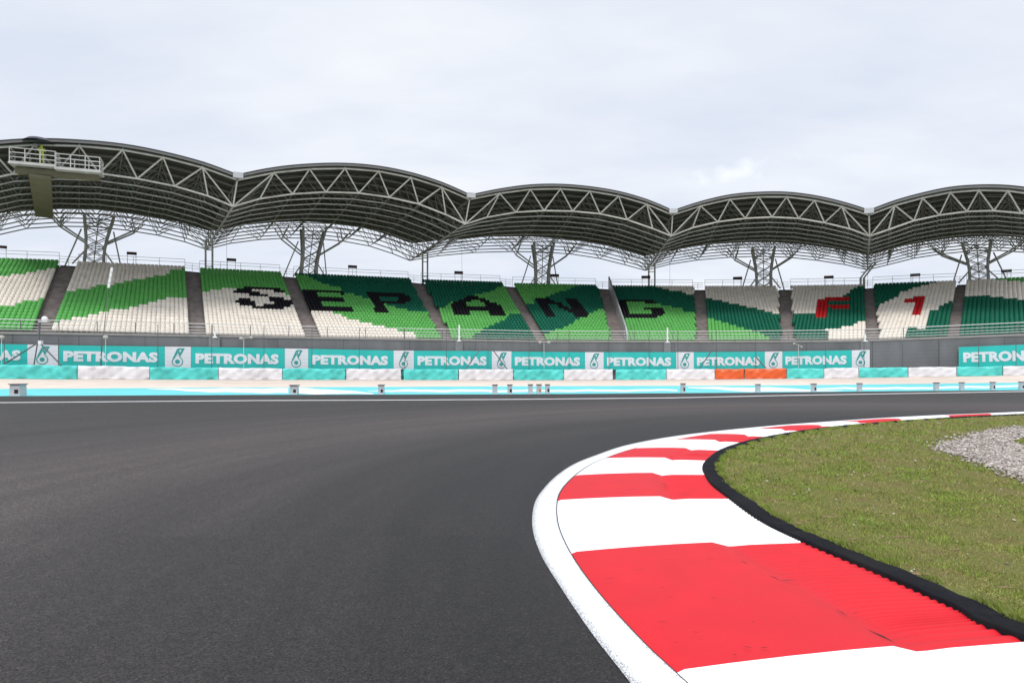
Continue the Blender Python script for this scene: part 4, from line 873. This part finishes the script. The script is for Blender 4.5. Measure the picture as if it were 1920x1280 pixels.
# ================================================================== banners on the wall
def text_mesh(s, bold=.018):
    cu_ = bpy.data.curves.new('lettering', 'FONT'); cu_.body = s; cu_.size = 1; cu_.offset = bold; cu_.extrude = .012; cu_.space_character = 1.06; cu_.resolution_u = 3
    ob = bpy.data.objects.new('tmp', cu_); COL.objects.link(ob); bpy.context.view_layer.update()
    me = bpy.data.meshes.new_from_object(ob.evaluated_get(bpy.context.evaluated_depsgraph_get())); bpy.data.objects.remove(ob); bpy.data.curves.remove(cu_)
    a = np.zeros(len(me.vertices) * 3); me.vertices.foreach_get('co', a); a = a.reshape(-1, 3); lo_ = a.min(0); hi_ = a.max(0)
    a[:, 0] = (a[:, 0] - lo_[0]) / (hi_[0] - lo_[0]); a[:, 1] = (a[:, 1] - lo_[1]) / (hi_[1] - lo_[1]); me.vertices.foreach_set('co', a.ravel()); me.update()
    me.materials.clear(); me.materials.append(M['letter']); return me
TXT = text_mesh('PETRONAS', .058)
def emblem(sc=1):
    mb = MB()
    def ring(pts, inn, z, th=.012):
        n = len(pts); vs = [(x, z, y) for x, y in pts] + [(x, z, y) for x, y in inn]; mb.add(vs, [(i, (i + 1) % n, n + (i + 1) % n, n + i) for i in range(n)])
    def circ(cx_, cy_, r, n=20, a0=0, a1=2 * math.pi): return [(cx_ + r * math.cos(a0 + (a1 - a0) * i / n), cy_ + r * math.sin(a0 + (a1 - a0) * i / n)) for i in range(n)]
    # drop outline
    def drop(r, tip, dx=0):
        pts = []
        for i in range(24):
            a = math.radians(55 - (290) * i / 23); pts.append((r * math.cos(a), -.22 + r * math.sin(a)))
        pts.append((tip[0], tip[1])); return pts
    ring(drop(.26, (.03, .30)), drop(.218, (.02, .22)), -.0)
    q = circ(0, -.22, .11); mb.add([(0, 0, -.22)] + [(x, 0, y) for x, y in q], [(0, 1 + i, 1 + (i + 1) % 20) for i in range(20)])
    o1 = [(-.22, -.06), (-.02, .42), (.06, .47), (.34, .47), (.16, .10), (.10, .02), (.06, .09), (.20, .39), (.08, .39), (.04, .36), (-.16, -.12)]
    mb.add([(x, -.001, y) for x, y in o1], [(0, 1, 9, 10), (1, 2, 8, 9), (2, 3, 7, 8), (3, 4, 6, 7), (4, 5, 6)])
    o2 = [(.02, .28), (.09, .43), (.13, .41), (.14, .20), (.10, .12)]
    mb.add([(x, -.002, y) for x, y in [(.03, .34), (.07, .40), (.16, .12), (.12, .07)]], [(0, 1, 2, 3)])
    return mb
def wallz(y, u): return HC + (HOR - y) * (Zf(u) - .35) / F
def wframe(x0, x1, fwd):
    a = C(x0); c = C(x1); na = Ns(x0); nc = Ns(x1)
    # points on the viewing rays, fwd metres nearer than the wall
    za = Zf(x0) - fwd; zc = Zf(x1) - fwd
    return Vector(((x0 - 960) / F * za, za, 0)), Vector(((x1 - 960) / F * zc, zc, 0)), za, zc
BAN = [(-150, 51, 642.5, 645.5, 682, 685, 'T'), (51, 109, 645.5, 647, 685, 685.8, 'L'), (109, 309, 647, 649.5, 685.8, 689, 'T'), (309, 358, 649.5, 650, 689, 690, 'L'), (358, 534, 650, 653, 690, 690.8, 'T'), (534, 578, 653, 653.8, 690.8, 691, 'L'),
 (578, 738, 653.8, 657, 691, 691.8, 'T'), (738, 776, 657, 657, 691.8, 692.5, 'L'), (776, 922, 657.3, 658, 692.5, 692.8, 'T'), (922, 959, 658, 658.5, 692.8, 693, 'L'), (959, 1097, 659, 660, 692.5, 693, 'T'), (1097, 1132, 660, 660, 693, 693, 'L'),
 (1132, 1268, 660, 660, 693, 693, 'T'), (1268, 1301, 660, 660, 693, 692.5, 'L'), (1301, 1434, 660, 659, 692.5, 692, 'T'), (1434, 1467, 659, 658.5, 692, 691, 'L'), (1467, 1597, 658.5, 656.3, 691, 689.5, 'T'), (1597, 1631, 656.3, 655.5, 689.5, 688.5, 'L'), (1797.6, 1985, 650.5, 643, 687.5, 684, 'T')]
TL = ['cut by the left edge', 'right of the tripod mast', 'below the S seats', 'below the E and P seats', 'below the A seats', 'below the N seats', 'below the G seats', 'above the left orange cover', 'below the F seats', 'at the right edge, beyond bare wall']
LL = ['behind the tall tripod mast at the left edge', 'below the left end of the S seats', 'below the gap between the S and E seats', 'below the letter P seats', 'crossed by a slanting strut, below the A seats', 'below the right end of the N seats', 'below the right end of the G seats', 'above the right orange cover', 'last of the row, beside the bare dark wall']
ti = li = 0
for x0, x1, ya, yb_, yc, yd, kind in BAN:
    a, c, za, zc = wframe(x0, x1, .38)
    zz0 = HC + (HOR - ya) * za / F; zz1 = HC + (HOR - yb_) * zc / F; zz2 = HC + (HOR - yc) * za / F; zz3 = HC + (HOR - yd) * zc / F
    X = (c - a); X.z = 0; Wd = X.length; X.normalize(); Yn = Vector((-X.y, X.x, 0))     # away from camera
    root = empty('banner' if kind == 'T' else 'emblem_panel', (a.x, a.y, min(zz2, zz3)))
    o_ = root.location; mb = MB()
    q = [Vector((a.x, a.y, zz2)) - o_, Vector((c.x, c.y, zz3)) - o_, Vector((c.x, c.y, zz1)) - o_, Vector((a.x, a.y, zz0)) - o_]
    if kind == 'L': q[0] += X * .01; q[3] += X * .01; q[1] -= X * .01; q[2] -= X * .01
    r = [p + Yn * .08 for p in q]; mb.add(q + r, [(0, 1, 2, 3), (4, 7, 6, 5), (0, 4, 5, 1), (1, 5, 6, 2), (2, 6, 7, 3), (3, 7, 4, 0)])
    pnl = mb.build('panel', M['teal'] if kind == 'T' else M['bwhite'], root)
    mb = MB()
    for t in (.15, .5, .85): p = q[0].lerp(q[1], t) + Yn * .1; mb.box(p + Vector((0, 0, .6)), .06, .06, 2.2, X)
    mb.build('frame', M['dark'], root)
    slope = math.atan2(((zz1 + zz3) - (zz0 + zz2)) / 2, Wd); hm = ((zz0 - zz2) + (zz1 - zz3)) / 2
    if kind == 'T':
        ot = link('lettering', TXT, pnl); tw = Wd * (.885 if x0 != -150 else .885); th = hm * .50
        if x0 == 1797.6: tw = Wd * .82
        ot.scale = (tw, th, 1.0); ox = Wd * (.045 if x0 not in (-150, 1797.6) else (.05))
        ot.location = X * ox - Yn * .02 + Vector((0, 0, (zz2 - o_.z) + hm * .21 + ox * math.tan(slope))); ot.rotation_euler = (math.pi / 2, -slope, math.atan2(X.y, X.x)); ot.rotation_mode = 'XYZ'
        tag(root, 'turquoise banner with white lettering, ' + TL[ti], 'banner', 'turquoise banners on the front wall'); ti += 1
    else:
        mb = emblem(); oe = mb.build('emblem', M['logo'], pnl); s_ = hm * .92; oe.scale = (s_, 1, s_); oe.rotation_euler = (0, 0, math.atan2(X.y, X.x))
        oe.location = X * (Wd * .48) - Yn * .02 + Vector((0, 0, ((zz2 + zz3) / 2 - o_.z) + hm * .50))
        tag(root, 'white panel with a green drop emblem, ' + LL[li], 'emblem panel', 'white emblem panels between the banners'); li += 1

# ================================================================== tyre barrier with coloured covers
BAR = [(-170, -5, 'w'), (-5, 144, 't'), (145.5, 280, 'w'), (281, 409, 't'), (410, 529, 'w'), (530, 648, 't'), (649.5, 752, 'w'), (757, 859, 't'), (860.5, 962.5, 'w'), (963.5, 1056.5, 't'), (1057.5, 1149, 'w'), (1155, 1249, 't'), (1250, 1340, 'w'), (1341, 1394.5, 'o'), (1396.5, 1474.5, 'o'), (1475.5, 1544.5, 't'), (1545.5, 1609.5, 'w'), (1610.5, 1702, 't'), (1703.5, 1793, 'w'), (1794, 1879.5, 't'), (1881, 1990, 'w')]
BLb = ['white barrier cover outside the left edge', 'long turquoise barrier cover at the left edge under the tripod mast', 'white barrier cover, first white one from the left edge', 'turquoise barrier cover with a dark crease, below the emblem left of the S', 'white barrier cover below the S seats', 'turquoise barrier cover below the E, sagging at its left end', 'white barrier cover below the letter P with a gap at its right end', 'turquoise barrier cover just right of the first gap', 'white barrier cover below the emblem crossed by a strut', 'smooth turquoise barrier cover below the N seats', 'white barrier cover with a torn top edge, left of the wire gap', 'turquoise barrier cover just right of the wire gap', 'white barrier cover left of the orange ones', 'shorter orange barrier cover, the left one', 'longer orange barrier cover, the right one', 'turquoise barrier cover just right of the orange ones', 'short white barrier cover between two turquoise ones below the F', 'turquoise barrier cover below the bare wall', 'white barrier cover left of the last banner', 'turquoise barrier cover below the last banner', 'white barrier cover at the right edge']
for i, (x0, x1, k) in enumerate(BAR):
    Za, Zc = Zb(x0), Zb(x1); a = Vector(((x0 - 960) / F * Za, Za, 0)); c = Vector(((x1 - 960) / F * Zc, Zc, 0)); X = (c - a).normalized(); Yn = Vector((-X.y, X.x, 0)); Ln = (c - a).length
    nx, ny = max(16, int(Ln / .16)), 9; ph = random.random() * 50; vs = []; fs = []
    prof = [(0, .02), (0, .25), (0, .5), (0, .75), (.01, .92), (.06, .985), (.2, 1.0), (.55, 1.0), (.9, .98), (.95, .7), (.95, .0)]
    for ix in range(nx + 1):
        t = ix / nx; x = x0 + (x1 - x0) * t; zb_ = HC + (HOR - ybb(x)) * Zb(x) / F; zt_ = HC + (HOR - ybt(x)) * Zb(x) / F; h = zt_ - zb_; p = a.lerp(c, t)
        s1 = math.sin(t * Ln * 1.9 + ph) * .5 + math.sin(t * Ln * 4.3 + ph * 2) * .3 + math.sin(t * Ln * 9.1 + ph) * .2
        for j, (dy, dz) in enumerate(prof):
            w1 = math.sin(t * Ln * 2.6 + dz * 5 + ph) * math.sin(dz * 7 + t * Ln * 1.1) + .6 * math.sin(t * Ln * 6.1 - dz * 9 + ph * 1.3)
            ef = .04 * (1 - min(1, 6 * min(t, 1 - t)))
            q = p + Yn * (dy + .085 * w1 * (1 if dy < .5 else 0) * (dz > .0) + ef + (.035 * s1 if dy < .5 else 0)); vs.append((q.x, q.y, zb_ + dz * h + (.035 * s1 * h if dz > .9 else 0) + (.015 * s1 if dz < .1 else 0)))
    m_ = len(prof)
    fs = [(ix * m_ + j, (ix + 1) * m_ + j, (ix + 1) * m_ + j + 1, ix * m_ + j + 1) for ix in range(nx) for j in range(m_ - 1)]
    root = empty('tyre_barrier', ((a + c) / 2).to_tuple()); rl = root.location
    mb = MB(); mb.add(vs, fs, True); o = mb.build('cover', M[{'t': 'cteal', 'w': 'cwhite', 'o': 'corange'}[k]], root); o.location = -rl
    mb = MB()                                # stacked tyres seen at the ends
    zb0_ = HC + (HOR - ybb(x0)) * Za / F; h0 = (ybb(x0) - ybt(x0)) * Za / F
    for kx in range(2):
        cc = a + X * (.35 + .62 * kx) + Yn * .48 - rl
        for t_ in range(4): mb.tube(cc + Vector((0, 0, zb0_ + .02 + t_ * h0 * .235)), cc + Vector((0, 0, zb0_ + .02 + t_ * h0 * .235 + h0 * .21)), .3, 12)
    cc2 = c - X * .35 + Yn * .48 - rl; z2 = HC + (HOR - ybb(x1)) * Zc / F; h2 = (ybb(x1) - ybt(x1)) * Zc / F
    for t_ in range(4): mb.tube(cc2 + Vector((0, 0, z2 + .02 + t_ * h2 * .235)), cc2 + Vector((0, 0, z2 + .02 + t_ * h2 * .235 + h2 * .21)), .3, 12)
    mb.build('tyres', M['rubber'], root)
    if i == 0 or x1 < 0: pass
    tag(root, BLb[i], 'tyre barrier', 'covered tyre barriers in front of the stand')

# ================================================================== catch fence
FX = [-90, 8, 110, 190, 296, 397, 495, 585, 674, 759, 837, 915, 992, 1067, 1142, 1217, 1271, 1343, 1417, 1497, 1548, 1620, 1692, 1761, 1835, 1905, 1975]
FO = 1.15
def fz(x): return Zf(x) - FO
def fpt(x, z): Z = fz(x); return Vector(((x - 960) / F * Z, Z, z))
root = empty('catch_fence', fpt(915, 0)); fl = root.location.copy(); tag(root, 'tall thin wire catch fence on slim steel posts between barrier and wall', 'fence')
for x in FX:
    zt = HC + (HOR - (ypar(x) - 18)) * fz(x) / F if 250 < x < 1420 else HC + (HOR - (ypar(x) + 10)) * fz(x) / F
    mb = MB(); mb.tube(fpt(x, zbb(x) - .2) - fl, fpt(x, zt) - fl, .032, 5); mb.build('fence_post', M['dark'], root)
mb = MB()
for q in np.arange(0, 6):
    pts = [fpt(x, zbb(x) + 1.25 + q * .36) - fl for x in np.arange(-120, 1980, 30)]
    mb.path(pts, .005, 3)
mb.build('wires', M['wire'], root)
for i, (xa, ya, xb_, yb_) in enumerate([(898, 658, 874, 690), (925, 657, 951, 692), (1333, 659, 1311, 692), (1417, 668, 1436, 690)]):
    mb = MB(); mb.tube(P(xa, ya, fz(xa) - .1) - fl, P(xb_, yb_, fz(xb_) - .5) - fl, .055, 6); mb.build('strut', M['dark'], root)

# ---- tripod mast at the left edge, lamps, poles
Z = Zf(70) - 1.9; root = empty('tripod_mast', P(72, 688, Z)); o_ = root.location
tag(root, 'grey tripod mast with a white camera dome, in front of the leftmost emblem panel', 'mast')
def tb(a, c, r, name, m, n=6): mb = MB(); mb.tube(P(*a, Z) - o_, P(*c, Z) - o_, r, n); return mb.build(name, m, root)
tb((72, 645), (75, 603), .07, 'pole', M['dark']); tb((75, 640), (10, 681), .055, 'leg', M['dark']); tb((72, 640), (114, 684), .055, 'leg', M['dark']); tb((70, 645), (63, 688), .05, 'leg', M['dark'])
mb = MB(); mb.sphere(P(84, 598, Z) - o_, .24); mb.box(P(82, 603, Z) - o_, .75, .3, .06); mb.build('camera_dome', M['white'], root)
mb = MB(); mb.box(P(76, 642, Z) - o_, .25, .25, .3); mb.build('equipment_box', M['bwhite'], root)
def lamp_post(px, ytop_, ybt_, heads, name, label, cat, m=M['rail'], r=.022, fw=1.5):
    Z = Zf(px) - fw; root = empty(name, P(px, ybt_, Z)); o_ = root.location; tag(root, label, cat)
    mb = MB(); mb.tube(Vector((0, 0, 0)), P(px, ytop_, Z) - o_, r, 6); mb.build('pole', m, root)
    for hx, hy, rr in heads:
        mb = MB(); p = P(hx, hy, Z) - o_; mb.sphere(p, rr * .8, 10, 6, (1.2, .8, .8)); mb.tube(p, P(px, ytop_, Z) - o_, .03, 5); mb.build('lamp_head', M['lamp'], root)
    return root
lamp_post(1020, 641, 691, [(1012.5, 641.5, .22), (1029, 641.5, .22)], 'floodlight', 'twin floodlights on a thin pole in front of the wall below the N seats', 'floodlight')
lamp_post(457, 634, 689, [(452, 634, .22), (471, 632.5, .18)], 'floodlight', 'twin floodlights on a thin pole below the S seats', 'floodlight')
lamp_post(1497, 646, 690, [(1489, 644, .16), (1503, 650, .14)], 'floodlight', 'twin floodlights on a thin pole below the F seats', 'floodlight')
lamp_post(198, 634, 688, [(198, 632, .26)], 'floodlight', 'single white round lamp below the leftmost cream seats', 'floodlight', r=.02)
lamp_post(3, 634, 684, [(3, 632, .26)], 'floodlight', 'white lamp cut by the left edge of the picture', 'floodlight', r=.02)
for px, y0, y1, lab in ((861, 609, 639.5, 'below the A seats'), (1251.5, 614, 642, 'below the G seats'), (1622, 626, 640, 'below the right end of the F seats'), (403, 621, 633, 'below the left end of the S seats')):
    Z = Zf(px) - .2; root = empty('white_standard', P(px, y1, Z)); o_ = root.location; mb = MB(); mb.tube((0, 0, 0), P(px, y0, Z) - o_, .09, 8); mb.build('pole', M['white'], root); mb = MB(); mb.box((0, 0, .05), .42, .16, .12); mb.box((0, 0, .45), .3, .14, .08); mb.build('bracket', M['white'], root)
    tag(root, 'short white post clamped to the wall top ' + lab, 'post', 'white posts clamped on the wall top')
# striped mast in front of the left block
Z = Zf(195) - 1.3; root = empty('striped_mast', P(188, 690, Z)); o_ = root.location; tag(root, 'slender mast with white banded top in front of the left cream seats', 'mast')
mb = MB(); mb.tube((0, 0, 0), P(203, 540, Z) - o_, .03, 6); mb.build('pole', M['raild'], root)
mb = MB()
for t in range(4): a = P(203.5, 540, Z).lerp(P(210.5, 501, Z), t / 4 + .012) - o_; c = P(203.5, 540, Z).lerp(P(210.5, 501, Z), (t + 1) / 4 - .012) - o_; mb.tube(a, c, .11, 7)
mb.build('banded_top', M['white'], root)
# ---- white marker boxes along the edge of the run-off
MK = [(34, 12, 'large white marker box with a dark mark at the left edge', 1), (552, 8.5, 'white marker box with a dark mark, second from the left', 1), (715, 6.5, 'white marker box with a dark base, third from the left', 1), (928, 6, 'plain white marker box, leftmost of the group of five', 0), (956, 6, 'white marker box with a faint mark, second of the group of five', 1), (994.5, 5.5, 'plain narrow white marker box in the middle of the group of five', 0),
 (1010.5, 6, 'white marker box with an orange mark, fourth of the group of five', 2), (1026.5, 5.5, 'white marker box with a dark side mark, rightmost of the group of five', 1), (1280.5, 5, 'small marker box below the white cover left of the orange ones', 1), (1421, 4.8, 'small pale marker box below the right orange cover', 0), (1525.5, 5, 'small marker box below the turquoise cover right of the orange ones', 1), (1611.5, 4.6, 'small pale marker box below the bare wall', 0),
 (1755.5, 4.6, 'small pale marker box below the last white gap before the right banner', 0), (1803, 4.2, 'small marker box below the left end of the right banner', 0), (1861, 4.2, 'small marker box with a dark mark below the right banner', 1), (1915, 4.2, 'small marker box with a dark mark at the right edge', 1)]
M['orange'] = mat('mark_orange', (.55, .2, .05), .5, .1, 3)
for x, hw, lab, mk in MK:
    yb = ytb(x) - .6; g = G(x, yb); Z = g.y; wd = 2 * hw / F * Z * .82; h = (19.5 if hw < 11 else 21) * (.62 if x > 1400 else .82) / F * Z if True else 0
    h = {True: 16.5, False: 14}[x < 1350] / F * Z if x > 100 else 21 / F * Z
    root = empty('marker_box', g); tag(root, lab, 'marker box', 'white marker boxes along the run-off')
    mb = MB(); w0, w1 = wd / 2, wd / 2 * .92
    vs = [(-w0, -w0, 0), (w0, -w0, 0), (w0, w0, 0), (-w0, w0, 0), (-w1, -w1, h), (w1, -w1, h), (w1, w1, h), (-w1, w1, h)]
    mb.add(vs, [(0, 3, 2, 1), (4, 5, 6, 7), (0, 1, 5, 4), (1, 2, 6, 5), (2, 3, 7, 6), (3, 0, 4, 7)]); bx_ = mb.build('box_body', M['gutter'], root)
    mb = MB(); mb.box((0, 0, h + .022), wd * 1.12, wd * 1.12, .04); mb.build('lid', M['raild'], root)
    if mk:
        mb = MB(); mb.box((w0 * .35, -w0 - .0, h * .4), wd * .35, .02, h * .35); mb.build('mark', M['led'] if mk == 1 else M['orange'], bx_)
